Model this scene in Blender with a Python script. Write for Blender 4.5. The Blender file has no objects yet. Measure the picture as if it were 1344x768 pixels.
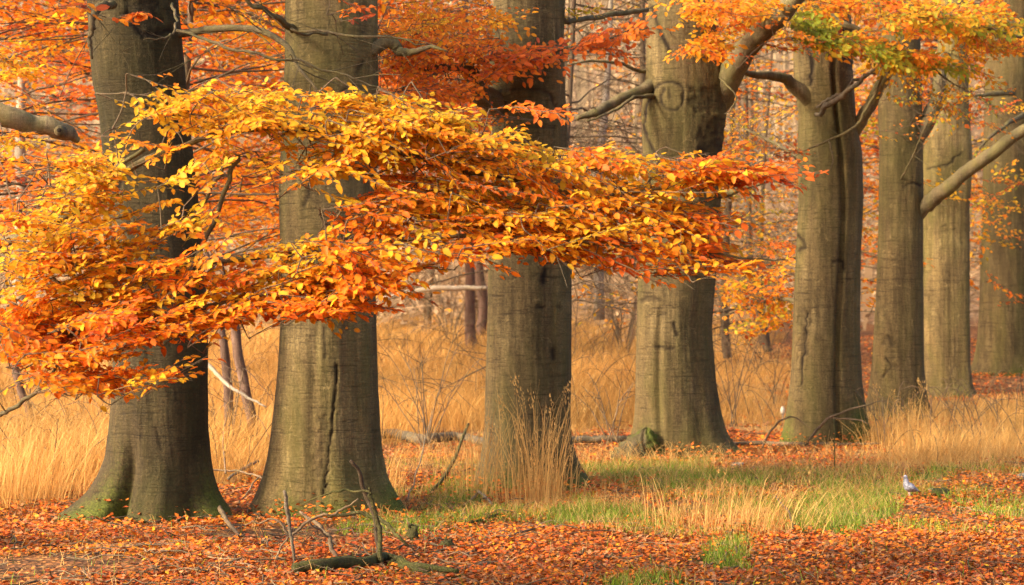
import bpy, math, random
import numpy as np
from mathutils import Vector

random.seed(7)
rng = np.random.default_rng(11)
S = bpy.context.scene
COL = S.collection
F = 2613.0            # focal length in photo pixels (70 mm on a 36 mm sensor, 1344 px)
HY = 372.0            # horizon row
CAMZ = 1.7

# ------------------------------------------------------------------ helpers
def P(px, py, d):
    return np.array([(px - 672.0) / F * d, d, CAMZ + (HY - py) / F * d])

def to_px(p):
    p = np.asarray(p, float)
    return 672.0 + p[..., 0] / p[..., 1] * F, HY - (p[..., 2] - CAMZ) / p[..., 1] * F

def _hash(ix, iy):
    h = (ix.astype(np.int64) * 374761393 + iy.astype(np.int64) * 668265263) & 0xffffffff
    h = ((h ^ (h >> 13)) * 1274126177) & 0xffffffff
    return ((h ^ (h >> 16)) & 0xffff) / 65535.0

def vnoise(x, y):
    x = np.asarray(x, float); y = np.asarray(y, float)
    ix = np.floor(x); iy = np.floor(y); fx = x - ix; fy = y - iy
    fx = fx * fx * (3 - 2 * fx); fy = fy * fy * (3 - 2 * fy)
    a = _hash(ix, iy); b = _hash(ix + 1, iy); c = _hash(ix, iy + 1); e = _hash(ix + 1, iy + 1)
    return (a * (1 - fx) + b * fx) * (1 - fy) + (c * (1 - fx) + e * fx) * fy

def sstep(a, b, x):
    t = np.clip((np.asarray(x, float) - a) / (b - a), 0, 1)
    return t * t * (3 - 2 * t)

TREE_BASES = []       # (x, y, r) filled before the ground is built

def ground(x, y):
    x = np.asarray(x, float); y = np.asarray(y, float)
    z = 0.10 * (vnoise(x * .45 + 9, y * .45) - .5) + 0.05 * (vnoise(x * 1.7, y * 1.7 + 5) - .5)
    z = z + sstep(27, 40, y) * sstep(3, 8, x) * .45
    z = z + sstep(18.0, 22, y) * sstep(-3, -.5, x) * (1 - sstep(1.5, 3, x)) * .05
    t = np.clip((y - 74) / 95.0, 0, 1)
    z = z + 30 * t ** 1.35
    for (bx, by, corr) in TREE_BASES:
        r2 = (x - bx) ** 2 + (y - by) ** 2
        z = z + corr * np.exp(-r2 / (2 * 1.3 ** 2))
    return z

def Gp(px, py, lift=0.0):
    d = 1.7 * F / max(py - HY, 8)
    for _ in range(12):
        p = P(px, py, d)
        gz = float(ground(p[0], p[1]))
        d = (CAMZ - gz) * F / max(py - HY, 8)
    p = P(px, py, d); p[2] = float(ground(p[0], p[1])) + lift
    return p

def inpoly(px, py, poly):
    px = np.asarray(px, float); py = np.asarray(py, float)
    ins = np.zeros(px.shape, bool)
    n = len(poly)
    for i in range(n):
        x1, y1 = poly[i]; x2, y2 = poly[(i + 1) % n]
        if y1 == y2: continue
        c = ((y1 > py) != (y2 > py)) & (px < (x2 - x1) * (py - y1) / (y2 - y1) + x1)
        ins ^= c
    return ins

def poly_samples(poly, n):
    xs = [p[0] for p in poly]; ys = [p[1] for p in poly]
    out = []
    while len(out) < n:
        a = rng.uniform(min(xs), max(xs), 400); b = rng.uniform(min(ys), max(ys), 400)
        k = inpoly(a, b, poly)
        out += list(zip(a[k], b[k]))
    return out[:n]

def poly_area(poly):
    s = 0
    for i in range(len(poly)):
        x1, y1 = poly[i]; x2, y2 = poly[(i + 1) % len(poly)]
        s += x1 * y2 - x2 * y1
    return abs(s) / 2

def nrm(v):
    v = np.asarray(v, float)
    return v / (np.linalg.norm(v, axis=-1, keepdims=True) + 1e-12)

def mesh_object(name, verts, faces, mat, parent=None, origin=(0, 0, 0), col=None, smooth=False):
    """verts (n,3); faces: list of arrays with k columns; links ONE mesh object"""
    me = bpy.data.meshes.new(name)
    v = np.asarray(verts, np.float32) - np.asarray(origin, np.float32)
    loops = np.concatenate([f.ravel() for f in faces]).astype(np.int32)
    tot = np.concatenate([np.full(len(f), f.shape[1], np.int32) for f in faces])
    start = np.concatenate([[0], np.cumsum(tot)[:-1]]).astype(np.int32)
    me.vertices.add(len(v)); me.vertices.foreach_set('co', v.ravel())
    me.loops.add(len(loops)); me.loops.foreach_set('vertex_index', loops)
    me.polygons.add(len(tot)); me.polygons.foreach_set('loop_start', start); me.polygons.foreach_set('loop_total', tot)
    if smooth: me.polygons.foreach_set('use_smooth', np.ones(len(tot), bool))
    me.update(calc_edges=True)
    if col is not None:
        a = me.attributes.new('col', 'FLOAT_COLOR', 'POINT')
        c = np.ones((len(v), 4), np.float32); c[:, :3] = col
        a.data.foreach_set('color', c.ravel())
    me.materials.append(mat)
    o = bpy.data.objects.new(name, me); COL.objects.link(o)
    if parent is not None: o.parent = parent
    else: o.location = origin
    return o

def empty(name, loc, label, cat, group=None):
    o = bpy.data.objects.new(name, None); COL.objects.link(o)
    o.empty_display_size = .2
    o.location = loc
    tag(o, label, cat, group)
    return o

def tag(o, label=None, cat=None, group=None, kind=None):
    if label: o['label'] = label
    if cat: o['category'] = cat
    if group: o['group'] = group
    if kind: o['kind'] = kind
    return o

class MB:
    """collects tubes and loose faces into one mesh"""
    def __init__(s): s.v = []; s.f3 = []; s.f4 = []; s.c = []; s.n = 0
    def add(s, v, f4=None, f3=None, c=(1, 0, 0)):
        v = np.asarray(v, float)
        if f4 is not None and len(f4): s.f4.append(np.asarray(f4) + s.n)
        if f3 is not None and len(f3): s.f3.append(np.asarray(f3) + s.n)
        cc = np.asarray(c, float)
        if cc.ndim == 1: cc = np.tile(cc, (len(v), 1))
        s.v.append(v); s.c.append(cc); s.n += len(v)
    def tube(s, pts, rad, sides=6, c=(1, 0, 0), cap=True, bumps=0.0):
        pts = np.asarray(pts, float); rad = np.asarray(rad, float) * np.ones(len(pts))
        n = len(pts)
        t = np.gradient(pts, axis=0); t = nrm(t)
        ref = np.array([.31, .2, .93]) if abs(t[0][2]) < .8 else np.array([1., .1, 0])
        u = nrm(ref - t * (t @ ref)[:, None]); w = np.cross(t, u)
        a = np.linspace(0, 2 * np.pi, sides, endpoint=False)
        rr = rad[:, None] * np.ones((n, sides))
        if bumps: rr = rr * (1 + bumps * rng.normal(0, 1, rr.shape))
        v = pts[:, None, :] + rr[..., None] * (np.cos(a)[None, :, None] * u[:, None, :] + np.sin(a)[None, :, None] * w[:, None, :])
        v = v.reshape(-1, 3)
        i = np.arange(n - 1)[:, None] * sides; j = np.arange(sides)[None, :]; k = (j + 1) % sides
        f = np.stack([i + j, i + k, i + sides + k, i + sides + j], -1).reshape(-1, 4)
        f3 = []
        if cap:
            v = np.vstack([v, pts[0], pts[-1]])
            m = n * sides
            for q in range(sides):
                f3.append((m, (q + 1) % sides, q)); f3.append((m + 1, (n - 1) * sides + q, (n - 1) * sides + (q + 1) % sides))
        s.add(v, f, np.array(f3) if f3 else None, c)
    def build(s, name, mat, parent=None, origin=(0, 0, 0), smooth=True):
        fs = []
        if s.f4: fs.append(np.concatenate(s.f4))
        if s.f3: fs.append(np.concatenate(s.f3))
        return mesh_object(name, np.concatenate(s.v), fs, mat, parent, origin, np.concatenate(s.c), smooth)

def curve(pts, n=24):
    """Catmull-Rom through control points"""
    p = np.asarray(pts, float)
    if len(p) == 2: 
        t = np.linspace(0, 1, n)[:, None]; return p[0] * (1 - t) + p[1] * t
    q = np.vstack([2 * p[0] - p[1], p, 2 * p[-1] - p[-2]])
    out = []
    m = len(p) - 1
    for u in np.linspace(0, m - 1e-6, n):
        i = int(u); t = u - i
        a, b, c, d = q[i], q[i + 1], q[i + 2], q[i + 3]
        out.append(.5 * ((2 * b) + (-a + c) * t + (2 * a - 5 * b + 4 * c - d) * t * t + (-a + 3 * b - 3 * c + d) * t ** 3))
    return np.array(out)

def wob(pts, amp):
    pts = np.array(pts, float)
    n = len(pts)
    w = rng.normal(0, 1, (n, 3)); w = (w + np.roll(w, 1, 0) + np.roll(w, -1, 0)) / 3
    w[0] = 0
    return pts + w * amp

# ------------------------------------------------------------------ materials
def newmat(name):
    m = bpy.data.materials.new(name); m.use_nodes = True
    nt = m.node_tree
    for n in list(nt.nodes): nt.nodes.remove(n)
    return m, nt, nt.nodes, nt.links

def leaf_material(name, trans=.4, rough=.5, spec=.25):
    m, nt, N, L = newmat(name)
    out = N.new('ShaderNodeOutputMaterial'); b = N.new('ShaderNodeBsdfPrincipled')
    at = N.new('ShaderNodeAttribute'); at.attribute_name = 'col'
    tr = N.new('ShaderNodeBsdfTranslucent'); mx = N.new('ShaderNodeMixShader')
    b.inputs['Roughness'].default_value = rough; b.inputs['Specular IOR Level'].default_value = spec
    L.new(at.outputs['Color'], b.inputs['Base Color']); L.new(at.outputs['Color'], tr.inputs['Color'])
    mx.inputs[0].default_value = trans
    L.new(b.outputs[0], mx.inputs[1]); L.new(tr.outputs[0], mx.inputs[2]); L.new(mx.outputs[0], out.inputs[0])
    return m

def ramp(N, stops):
    r = N.new('ShaderNodeValToRGB'); e = r.color_ramp.elements
    while len(e) < len(stops): e.new(.5)
    for k, (p, c) in enumerate(stops):
        e[k].position = p; e[k].color = (*c, 1)
    return r

def bark_material(name, dark, mid, pale, algae=(.105, .105, .03), bump=.5, alg_amt=.55, scale=1.0, use_attr=True):
    m, nt, N, L = newmat(name)
    out = N.new('ShaderNodeOutputMaterial'); b = N.new('ShaderNodeBsdfPrincipled')
    b.inputs['Roughness'].default_value = .85; b.inputs['Specular IOR Level'].default_value = .2
    tc = N.new('ShaderNodeTexCoord')
    def noise(sc, scale, detail=4, rough=.6, dist=0):
        mp = N.new('ShaderNodeMapping'); mp.inputs['Scale'].default_value = sc
        n = N.new('ShaderNodeTexNoise'); n.inputs['Scale'].default_value = scale; n.inputs['Detail'].default_value = detail
        n.inputs['Roughness'].default_value = rough; n.inputs['Distortion'].default_value = dist
        L.new(tc.outputs['Object'], mp.inputs[0]); L.new(mp.outputs[0], n.inputs[0]); return n
    def mix(a, bb, fac, mode='MIX'):
        x = N.new('ShaderNodeMix'); x.data_type = 'RGBA'; x.blend_type = mode
        if isinstance(fac, float): x.inputs[0].default_value = fac
        else: L.new(fac, x.inputs[0])
        for s, v in ((6, a), (7, bb)):
            if isinstance(v, tuple): x.inputs[s].default_value = (*v, 1)
            else: L.new(v, x.inputs[s])
        return x.outputs[2]
    big = noise((1, 1, .45), 3.2 * scale, 5, .65, .4)
    r1 = ramp(N, [(.3, mid), (.52, mid), (.72, pale)]); L.new(big.outputs[0], r1.inputs[0])
    streak = noise((9, 9, .55), 2.2 * scale, 5, .7, .3)
    r2 = ramp(N, [(.36, (.0, .0, .0)), (.62, (1, 1, 1))]); L.new(streak.outputs[0], r2.inputs[0])
    c = mix(dark, r1.outputs[0], r2.outputs[0])
    c = mix(r1.outputs[0], c, .62)
    wr = noise((1.1, 1.1, 16), 3.0 * scale, 6, .7, 1.1)
    r3 = ramp(N, [(.36, (1, 1, 1)), (.47, (0, 0, 0))]); L.new(wr.outputs[0], r3.inputs[0])
    f3 = N.new('ShaderNodeMath'); f3.operation = 'MULTIPLY'; f3.inputs[1].default_value = .8; L.new(r3.outputs[0], f3.inputs[0])
    c = mix(c, dark, f3.outputs[0])
    fine = noise((1, 1, 1), 55 * scale, 4, .7)
    r4 = ramp(N, [(.3, (.6, .6, .6)), (.7, (1.35, 1.35, 1.35))]); L.new(fine.outputs[0], r4.inputs[0])
    c = mix(c, r4.outputs[0], 1.0, 'MULTIPLY')
    alg = noise((1, 1, .35), 1.9 * scale, 4, .65, .6)
    r5 = ramp(N, [(.42, (0, 0, 0)), (.66, (alg_amt,) * 3)]); L.new(alg.outputs[0], r5.inputs[0])
    c = mix(c, algae, r5.outputs[0])
    bg_ = noise((1, 1, .30), 1.25 * scale, 6, .72, .9)
    rb_ = ramp(N, [(.30, (.50, .48, .43)), (.48, (.98, .98, .98)), (.66, (1.32, 1.25, 1.12))]); L.new(bg_.outputs[0], rb_.inputs[0])
    c = mix(c, rb_.outputs[0], 1.0, 'MULTIPLY')
    # pale lichen blotches
    li = noise((1, 1, 1), 9 * scale, 5, .75, .8)
    r6 = ramp(N, [(.60, (0, 0, 0)), (.70, (.5, .5, .5))]); L.new(li.outputs[0], r6.inputs[0])
    c = mix(c, (pale[0] * 1.25, pale[1] * 1.25, pale[2] * 1.2), r6.outputs[0])
    if use_attr:
        at = N.new('ShaderNodeAttribute'); at.attribute_name = 'col'
        sp = N.new('ShaderNodeSeparateColor'); L.new(at.outputs['Color'], sp.inputs[0])
        cmb = N.new('ShaderNodeCombineColor')
        for k in range(3): L.new(sp.outputs[0], cmb.inputs[k])
        c = mix(c, cmb.outputs[0], 1.0, 'MULTIPLY')
        c = mix(c, (dark[0] * .38, dark[1] * .34, dark[2] * .3), sp.outputs[2])
        mn = noise((1, 1, 1), 26, 5, .75)
        mm = N.new('ShaderNodeMath'); mm.operation = 'MULTIPLY_ADD'; mm.inputs[1].default_value = 2.2; mm.inputs[2].default_value = -1.1
        L.new(mn.outputs[0], mm.inputs[0])
        ad = N.new('ShaderNodeMath'); ad.operation = 'ADD'; ad.use_clamp = True
        sc = N.new('ShaderNodeMath'); sc.operation = 'MULTIPLY_ADD'; sc.inputs[1].default_value = 1.9; sc.inputs[2].default_value = -.45
        L.new(sp.outputs[1], sc.inputs[0]); L.new(mm.outputs[0], ad.inputs[0]); L.new(sc.outputs[0], ad.inputs[1])
        mossc = ramp(N, [(.3, (.03, .034, .005)), (.7, (.115, .125, .015))]); L.new(fine.outputs[0], mossc.inputs[0])
        c = mix(c, mossc.outputs[0], ad.outputs[0])
    L.new(c, b.inputs['Base Color'])
    bp = N.new('ShaderNodeBump'); bp.inputs['Strength'].default_value = bump; bp.inputs['Distance'].default_value = .02
    hs = N.new('ShaderNodeMath'); hs.operation = 'ADD'
    h2 = N.new('ShaderNodeMath'); h2.operation = 'MULTIPLY'; h2.inputs[1].default_value = .45; L.new(fine.outputs[0], h2.inputs[0])
    L.new(wr.outputs[0], hs.inputs[0]); L.new(h2.outputs[0], hs.inputs[1])
    h3 = N.new('ShaderNodeMath'); h3.operation = 'ADD'; L.new(hs.outputs[0], h3.inputs[0]); L.new(streak.outputs[0], h3.inputs[1])
    L.new(h3.outputs[0], bp.inputs['Height']); L.new(bp.outputs[0], b.inputs['Normal'])
    L.new(b.outputs[0], out.inputs[0])
    return m

def ground_material():
    m, nt, N, L = newmat('forest_floor')
    out = N.new('ShaderNodeOutputMaterial'); b = N.new('ShaderNodeBsdfPrincipled')
    b.inputs['Roughness'].default_value = .9; b.inputs['Specular IOR Level'].default_value = .1
    tc = N.new('ShaderNodeTexCoord')
    vo = N.new('ShaderNodeTexVoronoi'); vo.inputs['Scale'].default_value = 22; L.new(tc.outputs['Object'], vo.inputs[0])
    sp = N.new('ShaderNodeSeparateColor'); L.new(vo.outputs['Color'], sp.inputs[0])
    lit = ramp(N, [(0, (.045, .026, .014)), (.4, (.11, .05, .022)), (.7, (.20, .08, .028)), (.9, (.33, .13, .035)), (1, (.42, .2, .06))]); L.new(sp.outputs[0], lit.inputs[0])
    n2 = N.new('ShaderNodeTexNoise'); n2.inputs['Scale'].default_value = 12; n2.inputs['Detail'].default_value = 8; n2.inputs['Roughness'].default_value = .75; L.new(tc.outputs['Object'], n2.inputs[0])
    straw = ramp(N, [(.3, (.14, .08, .03)), (.5, (.34, .19, .065)), (.7, (.52, .31, .10))]); L.new(n2.outputs[0], straw.inputs[0])
    far = ramp(N, [(.3, (.10, .06, .035)), (.55, (.22, .13, .07)), (.75, (.36, .2, .09))]); L.new(n2.outputs[0], far.inputs[0])
    gr = ramp(N, [(.3, (.06, .05, .02)), (.6, (.11, .12, .02))]); L.new(n2.outputs[0], gr.inputs[0])
    at = N.new('ShaderNodeAttribute'); at.attribute_name = 'col'
    s2 = N.new('ShaderNodeSeparateColor'); L.new(at.outputs['Color'], s2.inputs[0])
    c = lit.outputs[0]
    for k, r in ((0, straw), (1, gr), (2, far)):
        x = N.new('ShaderNodeMix'); x.data_type = 'RGBA'; L.new(s2.outputs[k], x.inputs[0]); L.new(c, x.inputs[6]); L.new(r.outputs[0], x.inputs[7]); c = x.outputs[2]
    L.new(c, b.inputs['Base Color'])
    bp = N.new('ShaderNodeBump'); bp.inputs['Strength'].default_value = .8; bp.inputs['Distance'].default_value = .03
    L.new(vo.outputs['Distance'], bp.inputs['Height']); L.new(bp.outputs[0], b.inputs['Normal'])
    L.new(b.outputs[0], out.inputs[0])
    return m

BARK = bark_material('beech_bark', (.036, .022, .008), (.128, .087, .033), (.225, .160, .066), algae=(.082, .074, .015), alg_amt=.6, bump=.8)
LIMB = bark_material('beech_limb_bark', (.05, .036, .019), (.12, .088, .042), (.20, .15, .08), algae=(.10, .092, .022), scale=3, bump=.45)
TWIG = bark_material('twig_bark', (.07, .045, .028), (.14, .09, .052), (.24, .165, .095), algae=(.10, .095, .03), alg_amt=.35, scale=4, bump=.2)
PINE = bark_material('pine_bark', (.08, .045, .03), (.19, .11, .072), (.30, .19, .13), algae=(.16, .10, .07), alg_amt=.3, scale=3, bump=.8)
BIRCH = bark_material('birch_bark', (.10, .075, .05), (.38, .30, .21), (.56, .47, .36), algae=(.3, .28, .18), alg_amt=.3, scale=2.5, bump=.3)
DEADWOOD = bark_material('weathered_wood', (.09, .065, .04), (.21, .16, .10), (.34, .27, .19), algae=(.2, .17, .09), alg_amt=.4, scale=3, bump=.6)
MOSSY = bark_material('mossy_wood', (.045, .034, .016), (.115, .098, .03), (.18, .155, .055), algae=(.095, .10, .018), alg_amt=.7, scale=3, bump=.9)
STONE = bark_material('field_stone', (.16, .15, .13), (.33, .31, .28), (.48, .46, .43), algae=(.14, .15, .05), alg_amt=.5, scale=3, bump=.6)
LEAF = leaf_material('autumn_leaf', .58, .55, .2)
DRY = leaf_material('dry_leaf', .12, .65, .2)
STRAW = leaf_material('straw_blade', .4, .6, .2)
GREEN = leaf_material('green_blade', .3, .5, .25)
GROUND = ground_material()

# ------------------------------------------------------------------ leaf colours (linear albedo)
PAL = [(0.0, (.28, .30, .025)), (.14, (.52, .38, .025)), (.32, (.78, .40, .02)), (.52, (.80, .27, .016)), (.72, (.72, .155, .014)), (.88, (.52, .09, .018)), (1.0, (.30, .05, .02))]
_pp = np.array([p for p, _ in PAL]); _pc = np.array([c for _, c in PAL])
def pal(t):
    t = np.clip(t, 0, 1)
    return np.stack([np.interp(t, _pp, _pc[:, k]) for k in range(3)], -1)

class Leaves:
    def __init__(s): s.B = []; s.T = []; s.N = []; s.L = []; s.W = []; s.C = []
    def add(s, B, T, N, L, W, C):
        s.B.append(np.atleast_2d(B)); s.T.append(np.atleast_2d(T)); s.N.append(np.atleast_2d(N))
        s.L.append(np.atleast_1d(L)); s.W.append(np.atleast_1d(W)); s.C.append(np.atleast_2d(C))
    def arrays(s):
        return [np.concatenate(a) for a in (s.B, s.T, s.N, s.L, s.W, s.C)]
    def keep(s, mask_fn):
        a = s.arrays(); k = mask_fn(a[0] + a[1] * a[3][:, None] * .5)
        s.B, s.T, s.N, s.L, s.W, s.C = [[x[k]] for x in a]
    def build(s, name, mat, parent=None, origin=(0, 0, 0), full=True):
        B, T, N, L, W, C = s.arrays()
        T = nrm(T); Sd = nrm(np.cross(T, N)); N = np.cross(Sd, T)
        n = len(B); L = L[:, None]; W = W[:, None]
        if full:
            fo = rng.uniform(-.05, .42, (n, 1)) * W; cu = rng.uniform(-.15, .42, (n, 1)) * L
            def pt(u, wd, sg): return B + T * u * L + sg * Sd * wd * W + N * (fo * wd * 2) - N * cu * u * u
            v = np.stack([B, pt(.18, .36, 1), pt(.45, .5, 1), pt(.78, .36, 1), B + T * L - N * cu, pt(.78, .36, -1), pt(.45, .5, -1), pt(.18, .36, -1), B + T * .48 * L - N * cu * .23], 1).reshape(-1, 3)
            i = np.arange(n)[:, None] * 9
            f = np.concatenate([i + np.array([[0, 8, 2, 1]]), i + np.array([[8, 4, 3, 2]]), i + np.array([[0, 7, 6, 8]]), i + np.array([[8, 6, 5, 4]])])
            cc = np.repeat(C[:, None, :], 9, 1)
            worn = (rng.random((n, 1, 1)) < .35) * rng.uniform(.1, .75, (n, 1, 1)) * (rng.random((n, 9, 1)) < .5)
            cc[:, 1:8] = cc[:, 1:8] * (1 - worn[:, 1:8]) + np.array([.30, .10, .02]) * worn[:, 1:8]
            cc[:, 8] = cc[:, 8] * np.array([1.05, 1.12, 1.1])
            c = cc.reshape(-1, 3)
        else:
            v = np.stack([B, B + T * .45 * L + Sd * .5 * W + N * W * .16, B + T * L, B + T * .5 * L - Sd * .5 * W + N * W * .1], 1).reshape(-1, 3)
            i = np.arange(n)[:, None] * 4
            f = i + np.array([[0, 1, 2, 3]]); c = np.repeat(C, 4, 0)
        return mesh_object(name, v, [f], mat, parent, origin, c)

def fan(lv, tw, base, t, up, length, nside, lpt, lsize, ct, cvar, twig_r=.0022, bare=0.0, taper=True, lim=(0., 1.)):
    """one flat spray: a main twig, alternating side twigs, leaves left and right along each"""
    t = nrm(t); s = nrm(np.cross(t, up)); n = np.cross(s, t)
    pts = []
    bend = rng.uniform(-.12, .12) * length; sag = rng.uniform(-.02, .10) * length
    us = np.linspace(0, 1, 6)
    main = base[None] + us[:, None] * t * length + (us ** 2)[:, None] * s * bend - (us ** 2)[:, None] * np.array([0, 0, 1]) * sag
    if tw is not None: tw.tube(main, np.linspace(twig_r * 1.5, twig_r * .6, 6), 4, cap=False)
    rows = [(main, length, True)]
    for k in range(nside):
        u = (k + .6 + rng.uniform(-.2, .2)) / (nside + .4)
        side = 1 if k % 2 else -1
        a = rng.uniform(.55, .95)
        d = nrm(t * math.cos(a) + s * side * math.sin(a) + n * rng.normal(0, .12))
        p0 = np.array([np.interp(u, us, main[:, q]) for q in range(3)])
        ln = length * rng.uniform(.38, .6) * (1 - .55 * u if taper else 1)
        q = np.linspace(0, 1, 4)[:, None]
        pp = p0 + q * d * ln - q ** 2 * np.array([0, 0, 1]) * ln * rng.uniform(0, .15)
        if tw is not None: tw.tube(pp, np.linspace(twig_r * .9, twig_r * .45, 4), 3, cap=False)
        rows.append((pp, ln, False))
    cb = ct + rng.normal(0, cvar * 1.25)
    for pp, ln, ismain in rows:
        m = max(3, int(round(lpt * (ln / length) * (1.3 if ismain else 2.0))))
        tt = nrm(pp[-1] - pp[0]); ss = nrm(np.cross(tt, n))
        us2 = (np.arange(m) + .5 + rng.uniform(-.3, .3, m)) / m
        if ismain: us2 = .25 + .75 * us2
        B = np.stack([np.interp(us2 * (len(pp) - 1), np.arange(len(pp)), pp[:, q]) for q in range(3)], -1)
        sgn = np.where(np.arange(m) % 2 == 0, 1., -1.)
        ang = rng.uniform(.45, 1.0, m); ang[-1] = rng.uniform(0, .3)
        T = tt * np.cos(ang)[:, None] + ss * (sgn * np.sin(ang))[:, None] + rng.normal(0, .15, (m, 3)) + np.array([0, 0, -.06])
        Nn = n + rng.normal(0, .27, (m, 3))
        Ls = lsize * rng.uniform(.55, 1.25, m); W = Ls * rng.uniform(.50, .66, m)
        C = pal(np.clip(cb + rng.normal(0, cvar, m), *lim)) * rng.uniform(.78, 1.12, (m, 1))
        k = rng.random(m) >= bare
        if k.any(): lv.add(B[k], T[k], Nn[k], Ls[k], W[k], C[k])

def grow(lv, tw, polys, nodes, link_r=.004):
    """polys: dicts of pixel outline, depth, flow, count, colour; sprays are hung there and tied back to the limb nodes"""
    nodes = [np.asarray(q, float) for q in nodes]
    todo = []
    for q in polys:
        n = q.get('n') or max(1, int(poly_area(q['poly']) / q.get('per', 900) * 1.75))
        sl = math.tan(math.radians(q.get('flow', 0)))
        for (px, py) in poly_samples(q['poly'], n):
            if q.get('layer') and vnoise(px / 95. + 3, (py + sl * px) / 17. + 7) < q['layer']: continue
            d = q['d'] + rng.uniform(-1, 1) * q.get('dd', .5)
            a = math.radians(q.get('flow', 0) + rng.normal(0, q.get('fvar', 16)))
            if q.get('flip') and rng.random() < .35: a = math.pi - a
            t = np.array([math.cos(a), rng.uniform(-.75, .35), math.sin(a)])
            roll = rng.normal(q.get('roll', .24), .2)
            # the spray's upper face leans towards the viewer's side (near edge hangs lower)
            up = np.array([rng.normal(0, .18), -math.sin(roll), math.cos(roll)])
            ln = q.get('len', .42) * rng.uniform(.65, 1.25)
            c = P(px, py, d)
            base = c - nrm(t) * ln * .5
            ct = q['c'] + q.get('cg', 0) * (py - q.get('cy', 0)) / 100.
            todo.append((base, t, up, ln, q, ct))
    allow = [q['poly'] for q in polys]
    arr = np.array(nodes)
    todo.sort(key=lambda w: np.min(np.linalg.norm(arr - w[0], axis=1)))
    for base, t, up, ln, q, ct in todo:
        arr = np.array(nodes)
        dist = np.linalg.norm(arr - base, axis=1) + .9 * np.maximum(0, (arr - base) @ nrm(t))
        j = int(np.argmin(dist)); src = arr[j]
        dd = np.linalg.norm(src - base)
        mid = (src + base) / 2 + np.array([0, 0, .05 * dd]) + rng.normal(0, .05 * dd, 3)
        pth = curve([src, mid, base, base + nrm(t) * .02], 8)
        tw.tube(pth, np.linspace(link_r, link_r * .5, 8), 4, cap=False)
        nodes += [pth[3], pth[5], base, base + nrm(t) * ln * .4]
        fan(lv, tw, base, t, up, ln, q.get('side', 7), q.get('lpt', 8), q.get('ls', .049), ct, q.get('cv', .09), bare=q.get('bare', 0), lim=q.get('lim', (0., 1.)))

# ------------------------------------------------------------------ the beech trunks
def seg_dist(px, py, line):
    best = np.full(px.shape, 1e9)
    if len(line) > 2: line = [tuple(q[:2]) for q in curve([(a, b, 0) for a, b in line], len(line) * 5)]
    for (x1, y1), (x2, y2) in zip(line[:-1], line[1:]):
        dx, dy = x2 - x1, y2 - y1
        t = np.clip(((px - x1) * dx + (py - y1) * dy) / (dx * dx + dy * dy + 1e-9), 0, 1)
        best = np.minimum(best, np.hypot(px - x1 - t * dx, py - y1 - t * dy))
    return best

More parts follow.
